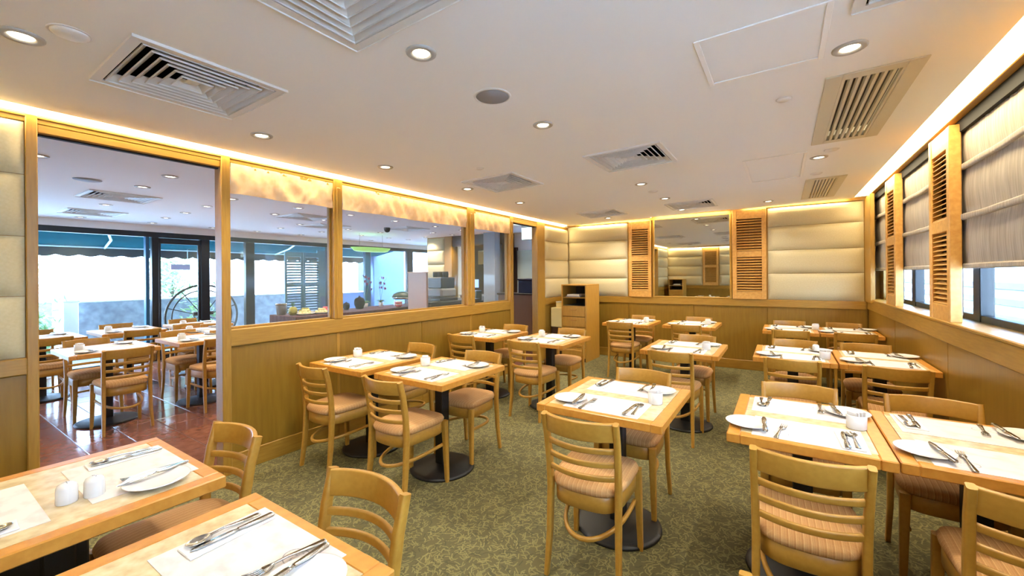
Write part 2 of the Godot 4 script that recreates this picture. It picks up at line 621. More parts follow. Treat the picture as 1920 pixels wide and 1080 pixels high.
func wainscot(root: Node3D, axis: int, face: float, depth: float, spans: Array, y1 := 0.93, base := 0.14):
	# panels and a baseboard on a wall; axis 0: the wall runs along x and faces +z, 2: along z and faces x
	for s in spans:
		var a: float = s[0]
		var b: float = s[1]
		if axis == 0:
			zbox("wainscot_panel", root, M.panel, a + 0.002, b - 0.002, base, y1, face, face + depth, 0.003)
			zbox("baseboard", root, M.wood_x, a, b, 0.0, base, face, face + depth * 1.6, 0.004)
		else:
			zbox("wainscot_panel", root, M.panel, face, face + depth, base, y1, a + 0.002, b - 0.002, 0.003)
			zbox("baseboard", root, M.wood_z, face, face + depth * 1.6, 0.0, base, a, b, 0.004)

func left_wall():
	var w := structure("wall_left", "oak panelled partition with glazed openings between the two dining rooms", "wall")
	var x0 := LW - 0.09
	# cores below the sills, of panel thickness, and the wall ends
	for s in [[FW, -0.445], [-1.365, -5.15], [-6.216, BW]]:
		zbox("partition_core", w, M.wood_z, x0, LW - 0.012, 0.0, 1.04 if s[0] == -1.365 else 2.33, s[1], s[0], 0.0)
	wainscot(w, 2, LW - 0.012, 0.012, [[-0.445, FW]])
	wainscot(w, 2, LW - 0.012, 0.012, [[-2.30, -1.40], [-3.35, -2.30], [-4.22, -3.35], [-5.20, -4.22]])
	wainscot(w, 2, LW - 0.012, 0.012, [[BW, -6.216]])
	# chair rail / sill
	zbox("sill_rail", w, M.wood_z, x0 - 0.01, LW + 0.012, 0.935, 1.06, -5.19, -1.40, 0.006)
	zbox("chair_rail", w, M.wood_z, LW - 0.012, LW + 0.012, 0.93, 1.02, -0.445, FW, 0.005)
	zbox("chair_rail", w, M.wood_z, LW - 0.012, LW + 0.012, 0.94, 1.05, BW, -6.216, 0.005)
	# posts
	for p in [[-0.485, -0.44], [-1.424, -1.365], [-2.348, -2.26], [-4.30, -4.15], [-5.235, -5.15], [-6.216, -5.96]]:
		var pr: float = p[1]
		var pl: float = p[0]
		var foot := 1.06 if (pl < -2.0 and pl > -4.5) else 0.0
		zbox("post", w, M.wood_y, x0 - 0.005, LW + 0.014, foot, 2.33, pl, pr, 0.004)
		if foot > 0.0:
			zbox("seam_strip", w, M.wood_y, LW - 0.01, LW + 0.004, 0.14, 0.935, (pl + pr) / 2 - 0.015, (pl + pr) / 2 + 0.015, 0.003)
		if pr - pl > 0.07 and pr - pl < 0.2:
			zbox("post_fillet", w, M.wood_y, LW + 0.012, LW + 0.022, 1.06, 2.25, (pl + pr) / 2 - 0.018, (pl + pr) / 2 + 0.018, 0.004)
	# head of the partition: a rail with a small stepped moulding
	zbox("head_rail", w, M.wood_z, x0, LW + 0.006, 2.285, 2.335, BW, FW, 0.004)
	zbox("moulding", w, M.wood_z, LW + 0.0, LW + 0.013, 2.31, 2.328, BW, FW, 0.005)
	for s in [[-1.365, -0.485], [-5.96, -5.235]]:
		zbox("lintel", w, M.wood_z, x0, LW + 0.004, 2.24, 2.286, s[0], s[1], 0.004)
		zbox("door_track", w, M.dark, x0 + 0.03, LW - 0.03, 2.231, 2.242, s[0], s[1], 0.0)
	# wall above the partition up to the slab, behind the cove
	zbox("wall_above", w, M.plaster, x0, LW - 0.001, 2.335, 2.72, -10.0, FW, 0.0)
	# padding
	pads(w, Vector3(LW - 0.012, 0, 0.225), 1.33, [1.022, 1.35, 1.671, 2.002, 2.285], PI / 2)
	pads(w, Vector3(LW - 0.012, 0, -6.68), 0.925, [1.05, 1.383, 1.706, 2.028, 2.285], PI / 2)
	# glazing
	var names := ["first fixed glass pane of the partition, next to the open doorway", "long middle glass pane of the partition, looking onto the buffet", "narrow glass pane of the partition nearest the rear doorway"]
	var k := 0
	for s in [[-2.26, -1.424], [-4.15, -2.348], [-5.15, -4.30]]:
		var win := thing("window_%d" % (k + 1), names[k], "window", Vector3(LW - 0.05, 1.06, (s[0] + s[1]) / 2), 0.0, "", "structure")
		var hz: float = absf(s[1] - s[0]) / 2
		var st := mb()
		box(st, Vector3(0, 0.61, 0), Vector3(0.008, 1.22, hz * 2 - 0.01), 0.0)
		obj("pane", st, M.glass, win)
		st = mb()
		for e in [-1.0, 1.0]:
			box(st, Vector3(0, 0.61, e * (hz - 0.008)), Vector3(0.03, 1.22, 0.016), 0.003)
		box(st, Vector3(0, 0.008, 0), Vector3(0.03, 0.016, hz * 2), 0.003)
		obj("glazing_bead", st, M.wood_y, win)
		k += 1
	# fabric valances inside the heads of the three windows
	var vl := ["peach fabric valance blind over the partition window next to the doorway", "long peach fabric valance blind over the middle partition window", "short peach fabric valance blind over the partition window nearest the rear"]
	k = 0
	for s in [[-2.255, -1.43], [-4.145, -2.353], [-5.145, -4.305]]:
		var v := thing("valance_blind", vl[k], "blind", Vector3(LW + 0.006, 2.285, (s[0] + s[1]) / 2), 0.0, "peach valances along the partition")
		var wd: float = absf(s[1] - s[0])
		var nz := FastNoiseLite.new()
		nz.seed = 50 + k
		nz.frequency = 2.2
		var st := mb()
		st.set_smooth_group(5)
		var f := func(u: float, t: float) -> Vector3:
			var zz := (u - 0.5) * wd
			var wr := nz.get_noise_2d(zz * 4.2 + t * 0.5, t * 0.35) * 0.022 * (0.25 + t) + sin((zz * 16.0 - t * 2.2) + k) * 0.003 * t
			return Vector3(wr, -0.225 * t + 0.003 * sin(u * 9.0 + k) * t, zz)
		var nu := int(wd * 42)
		for i in nu:
			for j in 8:
				var u0 := float(i) / nu
				var u1 := float(i + 1) / nu
				var t0 := j / 8.0
				var t1 := (j + 1) / 8.0
				quad(st, f.call(u0, t0), f.call(u1, t0), f.call(u1, t1), f.call(u0, t1), Vector3.RIGHT)
				quad(st, f.call(u0, t0) - Vector3(0.003, 0, 0), f.call(u1, t0) - Vector3(0.003, 0, 0), f.call(u1, t1) - Vector3(0.003, 0, 0), f.call(u0, t1) - Vector3(0.003, 0, 0), Vector3.LEFT)
		obj("fabric", st, M.valance, v)
		st = mb()
		box(st, Vector3(-0.012, -0.01, 0), Vector3(0.02, 0.03, wd), 0.004)
		obj("headrail", st, M.wood_z, v)
		k += 1

func shutter(label: String, at: Vector3, turn: float, w: float, h: float, d: float, group: String, n1: int, n2: int) -> Node3D:
	# a louvred panel standing on `at`, facing +z before it is turned
	var s := thing("louvre_shutter", label, "shutter", at, turn, group)
	var b := w * 0.13
	for e in [-1.0, 1.0]:
		var st := mb()
		box(st, Vector3(0, 0, 0), Vector3(b, h, d), 0.004)
		obj("stile", st, M.shutter, s, Vector3(e * (w - b) / 2, h / 2, -d / 2))
	var zones := [[0.11, h * 0.47], [h * 0.535, h - 0.14]]
	for r in [[0.0, 0.11], [h * 0.47, h * 0.535], [h - 0.14, h]]:
		var st := mb()
		box(st, Vector3.ZERO, Vector3(w - 2 * b, r[1] - r[0], d * 0.9), 0.003)
		obj("rail", st, M.shutter, s, Vector3(0, (r[0] + r[1]) / 2, -d / 2))
	var st2 := mb()
	box(st2, Vector3.ZERO, Vector3(w - 2 * b, 0.006, minf(d * 1.1, 0.05)), 0.002)
	var slat := done(st2)
	var c := 0
	for z in zones:
		var n: int = n1 if c == 0 else n2
		for i in n:
			var y: float = z[0] + (z[1] - z[0]) * (i + 0.5) / n
			inst("slat", slat, M.shutter, s, Vector3(0, y, -d / 2), Vector3(deg_to_rad(30), 0, 0))
		c += 1
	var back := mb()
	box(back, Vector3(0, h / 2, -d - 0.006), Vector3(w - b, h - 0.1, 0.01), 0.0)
	obj("shade_backing", back, M.louvre_shade if n1 == 13 else M.brown, s)  # dark sheet that paints in the shaded gaps between slats
	return s

func back_wall():
	var w := structure("wall_back", "rear wall with oak wainscot and cream padded upholstered panels", "wall")
	zbox("wall_core", w, M.wood_y, LW - 0.15, RW + 0.25, 0.0, 2.72, BW - 0.15, BW - 0.012, 0.0)
	wainscot(w, 0, BW - 0.012, 0.012, [[LW, -2.25], [-2.25, -1.2], [-1.2, -0.2], [-0.2, RW]], 0.95)
	zbox("chair_rail", w, M.wood_x, LW, RW, 0.95, 1.06, BW - 0.012, BW + 0.016, 0.005)
	zbox("top_trim", w, M.wood_x, LW, -1.83, 2.345, 2.365, BW - 0.012, BW + 0.02, 0.003)
	zbox("top_trim", w, M.wood_x, -0.655, RW, 2.40, 2.42, BW - 0.012, BW + 0.02, 0.003)
	zbox("corner_post", w, M.wood_y, RW - 0.035, RW + 0.01, 1.06, 2.42, BW - 0.012, BW + 0.43, 0.004)
	pads(w, Vector3(-2.83, 0, BW - 0.012), 1.14, [1.06, 1.376, 1.714, 2.04, 2.345], 0.0)
	pads(w, Vector3(0.355, 0, BW - 0.012), 1.09, [1.06, 1.44, 1.775, 2.12, 2.40], 0.0)
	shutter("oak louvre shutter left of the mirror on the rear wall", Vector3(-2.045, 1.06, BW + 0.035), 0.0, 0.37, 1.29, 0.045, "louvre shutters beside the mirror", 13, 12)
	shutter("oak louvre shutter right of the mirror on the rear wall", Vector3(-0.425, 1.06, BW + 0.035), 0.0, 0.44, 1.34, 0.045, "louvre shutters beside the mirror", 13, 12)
	var m := thing("mirror", "large wall mirror on the rear wall between two louvre shutters", "mirror", Vector3(-1.245, 1.06, BW))
	var st := mb()
	box(st, Vector3(0, 0.65, 0), Vector3(1.12, 1.29, 0.012), 0.0)
	obj("mirror_glass", st, M.mirror, m)
	st = mb()
	for e in [-1.0, 1.0]:
		box(st, Vector3(e * 0.575, 0.65, 0.004), Vector3(0.03, 1.3, 0.03), 0.004)
	box(st, Vector3(0, 0.01, 0.004), Vector3(1.12, 0.02, 0.03), 0.004)
	box(st, Vector3(0, 1.295, 0.002), Vector3(1.12, 0.012, 0.02), 0.003)
	obj("frame", st, M.wood_y, m)

func right_wall():
	var w := structure("wall_right", "window wall with oak wainscot below a long sill", "wall")
	zbox("wall_core", w, M.wood_z, RW + 0.012, RW + 0.27, 0.0, 1.08, BW, FW, 0.0)
	for s in [[BW, -5.6], [-5.6, -4.0], [-4.0, -2.4], [-2.4, -0.8], [-0.8, FW]]:
		zbox("wainscot_panel", w, M.panel, RW, RW + 0.014, 0.14, 0.96, s[0] + 0.002, s[1] - 0.002, 0.003)
	zbox("baseboard", w, M.wood_z, RW - 0.008, RW + 0.014, 0.0, 0.14, BW, FW, 0.004)
	zbox("sill_face", w, M.wood_z, RW - 0.012, RW + 0.02, 0.96, 1.085, BW, FW, 0.005)
	zbox("sill", w, M.wood_z, RW - 0.02, RW + 0.17, 1.083, 1.106, BW, FW, 0.006)
	zbox("head_rail", w, M.wood_z, RW - 0.01, RW + 0.04, 2.436, 2.454, BW, FW, 0.004)
	zbox("pelmet_shadow", w, M.dark, RW + 0.04, RW + 0.16, 2.36, 2.46, BW, FW, 0.0)  # dark strip painted in for the shadow gap above the blinds
	zbox("wall_above", w, M.white, RW + 0.002, RW + 0.27, 2.452, 2.72, BW, FW, 0.0)
	for s in [[BW, -6.90], [0.75, FW]]:
		zbox("pier", w, M.wood_y, RW + 0.115, RW + 0.27, 1.09, 2.45, s[0], s[1], 0.0)
	# window frames, panes and mullions
	var k := 0
	for s in [[-6.90, -5.68], [-5.68, -4.06], [-4.06, -2.45], [-2.45, -0.85], [-0.85, 0.75]]:
		var lab: String = ["farthest window beside the rear corner post", "window between the two far louvre shutters", "nearest window in view under the big roman blind", "window beside the camera under a roman blind", "clear window added behind the camera to let daylight in"][k]  # the last window is added, for cool daylight on the near ceiling
		var win := thing("window_%d" % (k + 4), "dark framed " + lab, "window", Vector3(RW + 0.19, 1.10, 0), 0.0, "", "structure")
		zbox("bottom_rail", win, M.frame, -0.03, 0.03, 0.0, 0.05, s[0], s[1], 0.004)
		zbox("top_rail", win, M.frame, -0.03, 0.03, 1.2, 1.3, s[0], s[1], 0.004)
		zbox("mullion", win, M.frame, -0.035, 0.035, 0.0, 1.3, s[1] - 0.07, s[1] + 0.05, 0.004)
		zbox("pane", win, M.glass, -0.004, 0.004, 0.05, 1.2, s[0] + 0.04, s[1] - 0.06, 0.0)
		k += 1
	# louvre shutters standing on the sill in front of the mullions
	var sl := ["louvre shutter on the window sill nearest the rear corner", "tall louvre shutter on the window sill beside the largest roman blind", "louvre shutter on the window sill beside the camera"]
	k = 0
	for z in [-5.73, -4.13, -2.5]:
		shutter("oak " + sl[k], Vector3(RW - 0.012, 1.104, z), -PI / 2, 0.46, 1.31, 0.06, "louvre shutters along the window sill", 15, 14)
		k += 1
	# roman blinds
	var bl := ["small beige roman blind beside the rear corner post", "beige roman blind between the two louvre shutters on the sill", "largest beige roman blind at the right edge of the picture", "beige roman blind beside the camera"]
	k = 0
	for s in [[-7.08, -5.86], [-5.62, -4.25], [-4.02, -2.62], [-2.40, -0.80]]:
		roman_blind("grey-" + bl[k], (s[0] + s[1]) / 2, s[1] - s[0], k)
		k += 1

func roman_blind(label: String, z: float, wd: float, seed_: int):
	var b := thing("roman_blind", label, "blind", Vector3(RW + 0.075, 1.47, z), 0.0, "roman blinds along the window wall")
	var nz := FastNoiseLite.new()
	nz.seed = 70 + seed_
	nz.frequency = 3.0
	var st := mb()
	st.set_smooth_group(5)
	var h := 0.92
	var nu := int(wd * 46)
	var nv := 24
	var f := func(u: float, t: float) -> Vector3:
		var zz := (u - 0.5) * wd
		var yy := t * h
		# each of the three drops hangs slightly slack below its rod
		var seg := fposmod(yy, 0.33) / 0.33
		return Vector3(-0.012 * sin(seg * PI) + 0.006 * nz.get_noise_2d(zz * 5.0, floor(yy / 0.33) * 9.0) + 0.0035 * nz.get_noise_2d(zz * 14.0, yy * 0.8), yy, zz)
	for i in nu:
		for j in nv:
			var u0 := float(i) / nu
			var u1 := float(i + 1) / nu
			var t0 := float(j) / nv
			var t1 := float(j + 1) / nv
			quad(st, f.call(u0, t0), f.call(u1, t0), f.call(u1, t1), f.call(u0, t1), Vector3.LEFT)
			var o := Vector3(0.004, 0, 0)
			quad(st, f.call(u0, t0) + o, f.call(u1, t0) + o, f.call(u1, t1) + o, f.call(u0, t1) + o, Vector3.RIGHT)
	obj("fabric", st, M.blind, b)
	for y in [0.33, 0.66]:
		st = mb()
		var pts := []
		for i in 13:
			var t := i / 12.0
			pts.append(Vector3(-0.02 + 0.003 * sin(t * 17.0 + y * 9.0), y + 0.004 * sin(t * 7.0 + seed_), (t - 0.5) * wd))
		sweep(st, pts, rect_section(0.022, 0.04, 0.01), Vector3.UP)
		obj("fold", st, M.blind, b)
	st = mb()
	box(st, Vector3(-0.008, 0.01, 0), Vector3(0.022, 0.035, wd), 0.008)
	obj("hem", st, M.blind, b)

func front_wall():
	var w := structure("wall_front", "padded wall behind the camera, seen only in the mirror", "wall")
	zbox("wall_core", w, M.wood_y, LW - 0.15, RW + 0.27, 0.0, 2.72, FW + 0.012, FW + 0.15, 0.0)
	for s in [[LW, -2.0], [-2.0, -0.6], [-0.6, RW]]:
		zbox("wainscot_panel", w, M.panel, s[0] + 0.002, s[1] - 0.002, 0.0, 0.95, FW, FW + 0.014, 0.003)
	zbox("chair_rail", w, M.wood_x, LW, RW, 0.95, 1.06, FW - 0.012, FW + 0.014, 0.005)
	pads(w, Vector3(-2.83, 0, FW + 0.012), 1.13, [1.06, 1.376, 1.714, 2.04, 2.33], PI)
	pads(w, Vector3(-0.66, 0, FW + 0.012), 2.2, [1.06, 1.4, 1.75, 2.08, 2.38], PI)
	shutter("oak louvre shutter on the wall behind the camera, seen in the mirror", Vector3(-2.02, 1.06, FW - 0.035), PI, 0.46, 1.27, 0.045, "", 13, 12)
	var c := drawer_cabinet("oak drawer cabinet behind the camera, seen in the mirror", Vector3(-3.0, 0, FW - 0.33))
	c.rotation.y = PI
	area_light("cove_light_lamp", Vector3(-1.8, 2.33, FW - 0.06), Vector2(3.0, 0.05), 1.0, COVE, Vector3(-90, 0, 0))

# ------------------------------------------------------------------ ceiling fittings
func diffusers() -> Array:
	return [[-2.38, -0.84], [-1.19, -0.81], [-2.35, -3.45], [-1.04, -3.40], [-1.05, -6.15], [-2.30, -6.05], [0.52, -1.72]]

func linears() -> Array:
	return [[0.245, 0.51, -2.68, -3.86], [0.265, 0.49, -5.40, -6.66]]

func on_ceiling(called: String, label: String, category: String, x: float, z: float, group := "") -> Node3D:
	var t := thing(called, label, category, Vector3(x, cy(x), z), 0.0, group)
	t.rotation.z = TILT
	return t

func square_vent(root: Node3D, m: Material):
	# four-way diffuser: a flat flange, sloped square rings one inside the other, a centre plate, and a dark duct
	var ring := func(ro: float, ri: float, yo: float, yi: float, th: float) -> SurfaceTool:
		var st := mb()
		for q in 4:
			var bs := Basis(Vector3.UP, q * PI / 2)
			var a := bs * Vector3(-ro, yo, ro)
			var b := bs * Vector3(ro, yo, ro)
			var c := bs * Vector3(ri, yi, ri)
			var d := bs * Vector3(-ri, yi, ri)
			var o := Vector3(0, th, 0)
			var nn := bs * Vector3(0, -1, 0.2)
			quad(st, a, b, c, d, nn)
			quad(st, a + o, b + o, c + o, d + o, -nn)
			quad(st, a, b, b + o, a + o, bs * Vector3.BACK)
			quad(st, d, c, c + o, d + o, bs * Vector3.FORWARD)
			box(st, bs * Vector3(0, yo - 0.003, ro - 0.001), Vector3(2 * ro, 0.006, 0.002), 0.0, bs)
		return st
	obj("flange", ring.call(0.30, 0.262, -0.006, -0.008, 0.006), m, root)
	for i in 6:
		var ro := 0.255 - i * 0.038
		obj("vane", ring.call(ro, ro - 0.033, -0.004, 0.024, 0.002), m, root)
	var st := mb()
	box(st, Vector3(0, 0.008, 0), Vector3(0.05, 0.004, 0.05), 0.0)
	obj("centre_plate", st, m, root)
	st = mb()
	for q in 4:
		var bs := Basis(Vector3.UP, q * PI / 2)
		box(st, bs * Vector3(0, 0.09, 0.265), Vector3(0.54 if q % 2 == 0 else 0.01, 0.18, 0.01 if q % 2 == 0 else 0.54), 0.0)
	box(st, Vector3(0, 0.185, 0), Vector3(0.54, 0.01, 0.54), 0.0)
	obj("duct", st, M.dark, root)

func downlight_shape(root: Node3D, lampmat: Material):
	var st := mb()
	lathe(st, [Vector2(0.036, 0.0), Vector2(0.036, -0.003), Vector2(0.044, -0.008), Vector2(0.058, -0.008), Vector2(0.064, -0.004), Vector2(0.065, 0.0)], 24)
	obj("trim_ring", st, M.trim_shaded, root)
	st = mb()
	lathe(st, [Vector2(0.0, -0.0035), Vector2(0.034, -0.0025), Vector2(0.036, -0.001)], 20)
	obj("lamp", st, lampmat, root)

func spot(at: Vector3, energy: float, color: Color, angle := 62.0):
	var l := SpotLight3D.new()
	l.name = "downlight_lamp"
	l.light_energy = energy
	l.light_color = color
	l.spot_angle = angle
	l.spot_angle_attenuation = 0.9
	l.spot_range = 14.0
	l.spot_attenuation = 2.0
	l.light_size = 0.035
	l.shadow_enabled = true
	l.position = at
	l.rotation_degrees = Vector3(-90, 0, 0)
	add_child(l, true)

const SPOT_MAIN := 1.1
const SPOT_ADJ := 0.55

func ceiling_fittings():
	var dn := ["large square air diffuser in the left ceiling above the doorway", "square air diffuser cut by the top edge of the picture", "square air diffuser with dark vanes above the left partition windows", "square air diffuser above the third-row middle table", "square air diffuser close to the rear mirror", "square air diffuser close to the rear left corner", "square air diffuser at the top right beside the access panel"]
	var k := 0
	for d in diffusers():
		var v := on_ceiling("air_diffuser", "white " + dn[k], "vent", d[0], d[1], "square ceiling diffusers")
		square_vent(v, M.vent)
		k += 1
	k = 0
	for d in linears():
		var cx: float = (d[0] + d[1]) / 2
		var cz: float = (d[2] + d[3]) / 2
		var g := on_ceiling("linear_grille", ["long slotted return air grille above the near window tables", "slotted return air grille by the rear right corner"][k], "vent", cx, cz, "slotted return air grilles")
		var w: float = d[1] - d[0]
		var l: float = d[2] - d[3]
		var st := mb()
		for e in [-1.0, 1.0]:
			box(st, Vector3(e * (w / 2 + 0.025), -0.004, 0), Vector3(0.07, 0.008, l + 0.12), 0.002)
			box(st, Vector3(0, -0.004, e * (l / 2 + 0.025)), Vector3(w - 0.02, 0.008, 0.07), 0.002)
		obj("frame", st, M.vent_warm, g)
		st = mb()
		box(st, Vector3.ZERO, Vector3(0.017, 0.02, l), 0.002, Basis(Vector3.BACK, 0.25))
		var bar := done(st)
		for i in 8:
			inst("bar", bar, M.vent_warm, g, Vector3(-w / 2 + w * (i + 0.5) / 8.0, 0.004, 0))
		st = mb()
		box(st, Vector3(0, 0.07, 0), Vector3(w, 0.01, l), 0.0)
		obj("duct", st, M.brown, g)
		k += 1
	# access panels: a shallow frame with a flush door
	k = 0
	for p in [[-0.30, 0.15, -1.89, -2.35], [-0.28, 0.16, -4.12, -5.12]]:
		var cx: float = (p[0] + p[1]) / 2
		var g := on_ceiling("access_panel", ["large white access panel in the ceiling near the top right", "faint white access panel in the ceiling towards the rear right"][k], "access panel", cx, (p[2] + p[3]) / 2, "ceiling access panels")
		var w: float = p[1] - p[0]
		var l: float = p[2] - p[3]
		var st := mb()
		for e in [-1.0, 1.0]:
			box(st, Vector3(e * w / 2, -0.003, 0), Vector3(0.022, 0.006, l + 0.022), 0.0015)
			box(st, Vector3(0, -0.003, e * l / 2), Vector3(w - 0.022, 0.006, 0.022), 0.0015)
		obj("frame", st, M.white, g)
		st = mb()
		box(st, Vector3(0, -0.001, 0), Vector3(w - 0.034, 0.002, l - 0.034), 0.0)
		obj("door", st, M.plaster, g)
		k += 1
	# loudspeaker and small discs
	var sp := on_ceiling("ceiling_speaker", "round grey loudspeaker grille in the middle of the ceiling", "speaker", -1.29, -1.80)
	var st3 := mb()
	lathe(st3, [Vector2(0.0, -0.006), Vector2(0.085, -0.005), Vector2(0.088, -0.002)], 32)
	obj("grille", st3, M.grille, sp)
	st3 = mb()
	lathe(st3, [Vector2(0.088, 0.0), Vector2(0.088, -0.006), Vector2(0.098, -0.004), Vector2(0.1, 0.0)], 32)
	obj("rim", st3, M.vent, sp)
	var discs := [[-2.27, -0.41, 0.055], [0.01, -2.79, 0.035], [0.33, -4.17, 0.045], [0.28, -5.07, 0.045], [-1.25, -4.9, 0.05], [-2.21, -2.88, 0.035]]
	var dl := ["beside the brightest downlight at the upper left corner", "between the access panel and the long slotted grille", "at the rear end of the long slotted grille", "at the front end of the small slotted grille", "behind the middle row downlight near the rear vents", "in front of the dark left diffuser"]
	k = 0
	for d in discs:
		var s := on_ceiling("ceiling_sensor", "small round white ceiling sensor disc " + dl[k], "sensor", d[0], d[1], "small ceiling discs")
		var st := mb()
		var r: float = d[2]
		lathe(st, [Vector2(0.0, -0.012), Vector2(r * 0.8, -0.011), Vector2(r, -0.004), Vector2(r, 0.0)], 24)
		obj("cover", st, M.vent, s)
		st = mb()
		lathe(st, [Vector2(r, 0.0), Vector2(r * 1.02, -0.003), Vector2(r * 1.14, -0.002), Vector2(r * 1.16, 0.0)], 24)
		obj("ring", st, M.vent, s)
		k += 1
	# downlights
	var rows := {
		"left row beside the partition": [[-2.44, -0.31], [-2.84, -1.38], [-2.81, -2.36], [-2.81, -3.45], [-2.80, -4.49], [-2.40, -6.58]],
		"middle row": [[-1.29, -1.28], [-1.27, -2.32], [-1.25, -4.42], [-1.24, -5.43], [-1.25, -6.52]],
		"right row near the windows": [[0.25, -2.33], [0.26, -4.38], [-0.16, -6.58]],
	}
	for r in rows:
		var i := 0
		for p in rows[r]:
			var d := on_ceiling("downlight", "glowing recessed downlight, %s from the front in the %s" % [ORD[i], r], "downlight", p[0], p[1], "recessed downlights of the dining room")
			downlight_shape(d, M.lamp)
			spot(Vector3(p[0], cy(p[0]) - 0.03, p[1]), SPOT_MAIN * (0.16 if p[1] > -1.0 else (1.25 if p[0] < -2.0 else 1.0 if p[0] < -1.0 else 0.5) if p[1] < -6.0 else 0.97), WARM)
			i += 1
	# lamps of the same rows behind the camera
	for p in [[-1.27, 0.3], [0.25, -0.3]]:
		var d := on_ceiling("downlight", "glowing recessed downlight above the camera, " + ("middle row" if p[0] < -1.0 else "right row"), "downlight", p[0], p[1])
		downlight_shape(d, M.lamp)
		spot(Vector3(p[0], cy(p[0]) - 0.03, p[1]), SPOT_MAIN * 0.2, WARM)

# ------------------------------------------------------------------ furniture
func seat_outline() -> PackedVector2Array:
	var out := PackedVector2Array()
	for i in 40:
		var t := TAU * i / 40
		var c := cos(t)
		var s := sin(t)
		var x := 0.19 * signf(c) * pow(absf(c), 0.45)
		var z := 0.195 * signf(s) * pow(absf(s), 0.45)
		x *= 1.0 - 0.11 * (z / 0.195 * 0.5 + 0.5)
		if z > 0.0: z += 0.025 * (1.0 - pow(absf(x) / 0.19, 2.0)) * z / 0.195
		out.append(Vector2(x, z))
	return out

# a ladder-back chair facing -z, standing on the origin
func make_chair() -> Node3D:
	var c := Node3D.new()
	var wood: Material = M.chair
	var o := seat_outline()
	var st := mb()
	loft(st, o, [[0.94, 0.425], [1.0, 0.435], [1.02, 0.452], [0.98, 0.468], [0.85, 0.478], [0.5, 0.486], [0.2, 0.488]])
	obj("seat", st, M.seat, c)
	st = mb()
	loft(st, o, [[0.93, 0.352], [0.955, 0.356], [0.955, 0.424], [0.93, 0.428]])
	obj("apron", st, wood, c)
	for s in [-1.0, 1.0]:
		st = mb()
		var pts := [Vector3(s * 0.175, 0, 0.215), Vector3(s * 0.168, 0.2, 0.19), Vector3(s * 0.166, 0.42, 0.178), Vector3(s * 0.168, 0.55, 0.186), Vector3(s * 0.171, 0.68, 0.208), Vector3(s * 0.173, 0.785, 0.236)]
		sweep(st, pts, rect_section(0.028, 0.038, 0.008), Vector3.BACK, [0.8, 0.95, 1.05, 1.0, 0.95, 0.88])
		obj("rear_post", st, wood, c)
		st = mb()
		var fp := [Vector3(s * 0.178, 0, -0.182), Vector3(s * 0.172, 0.25, -0.176), Vector3(s * 0.168, 0.43, -0.172)]
		sweep(st, fp, rect_section(0.038, 0.038, 0.007), Vector3.BACK, [0.68, 0.9, 1.05])
		obj("front_leg", st, wood, c)
	# top rail and three slats, all bowed backwards
	for r in [[0.742, 0.088, 0.222, 0.020, 0.05], [0.652, 0.027, 0.203, 0.016, 0.052], [0.588, 0.027, 0.193, 0.016, 0.052], [0.523, 0.027, 0.186, 0.016, 0.05]]:
		var pts := []
		for i in 11:
			var u := -1.0 + i * 0.2
			pts.append(Vector3(u * 0.166, r[0], r[2] + r[4] * (1.0 - u * u)))
		st = mb()
		sweep(st, pts, rect_section(r[3], r[1], 0.006), Vector3(0, 1, 0.12).normalized())
		obj("top_rail" if r[1] > 0.05 else "slat", st, wood, c)
	# bentwood hoop between the legs
	st = mb()
	var hp := []
	for i in 19:
		var t := PI * i / 18.0
		hp.append(Vector3(-0.155 * cos(t), 0.262 - 0.035 * sin(t), -0.165 + 0.385 * pow(sin(t), 0.75)))
	sweep(st, hp, rect_section(0.02, 0.022, 0.008), Vector3.UP)
	obj("hoop_stretcher", st, wood, c)
	return c

func make_table(w: float, d: float) -> Node3D:
	var t := Node3D.new()
	var st := mb()
	var b := 0.052
	for e in [-1.0, 1.0]:
		box(st, Vector3(e * (w - b) / 2, TOP - 0.021, 0), Vector3(b, 0.042, d), 0.004)
		box(st, Vector3(0, TOP - 0.021, e * (d - b) / 2), Vector3(w - 2 * b, 0.042, b), 0.004)
	obj("edge_band", st, M.edge, t)
	st = mb()
	box(st, Vector3(0, TOP - 0.021, 0), Vector3(w - 2 * b, 0.041, d - 2 * b), 0.0)
	obj("inlaid_top", st, M.inlay, t)
	st = mb()
	box(st, Vector3(0, 0.36, 0), Vector3(0.078, 0.68, 0.078), 0.006)
	obj("column", st, M.black, t)
	st = mb()
	box(st, Vector3(0, 0.69, 0), Vector3(w * 0.55, 0.016, 0.06), 0.003)
	box(st, Vector3(0, 0.69, 0), Vector3(0.06, 0.016, d * 0.55), 0.003)
	obj("top_bracket", st, M.black, t)
	st = mb()
	lathe(st, [Vector2(0.236, 0.0), Vector2(0.24, 0.006), Vector2(0.236, 0.016), Vector2(0.215, 0.021), Vector2(0.12, 0.03), Vector2(0.05, 0.042), Vector2(0.0, 0.042)], 40)
	obj("base", st, M.black, t)
	return t

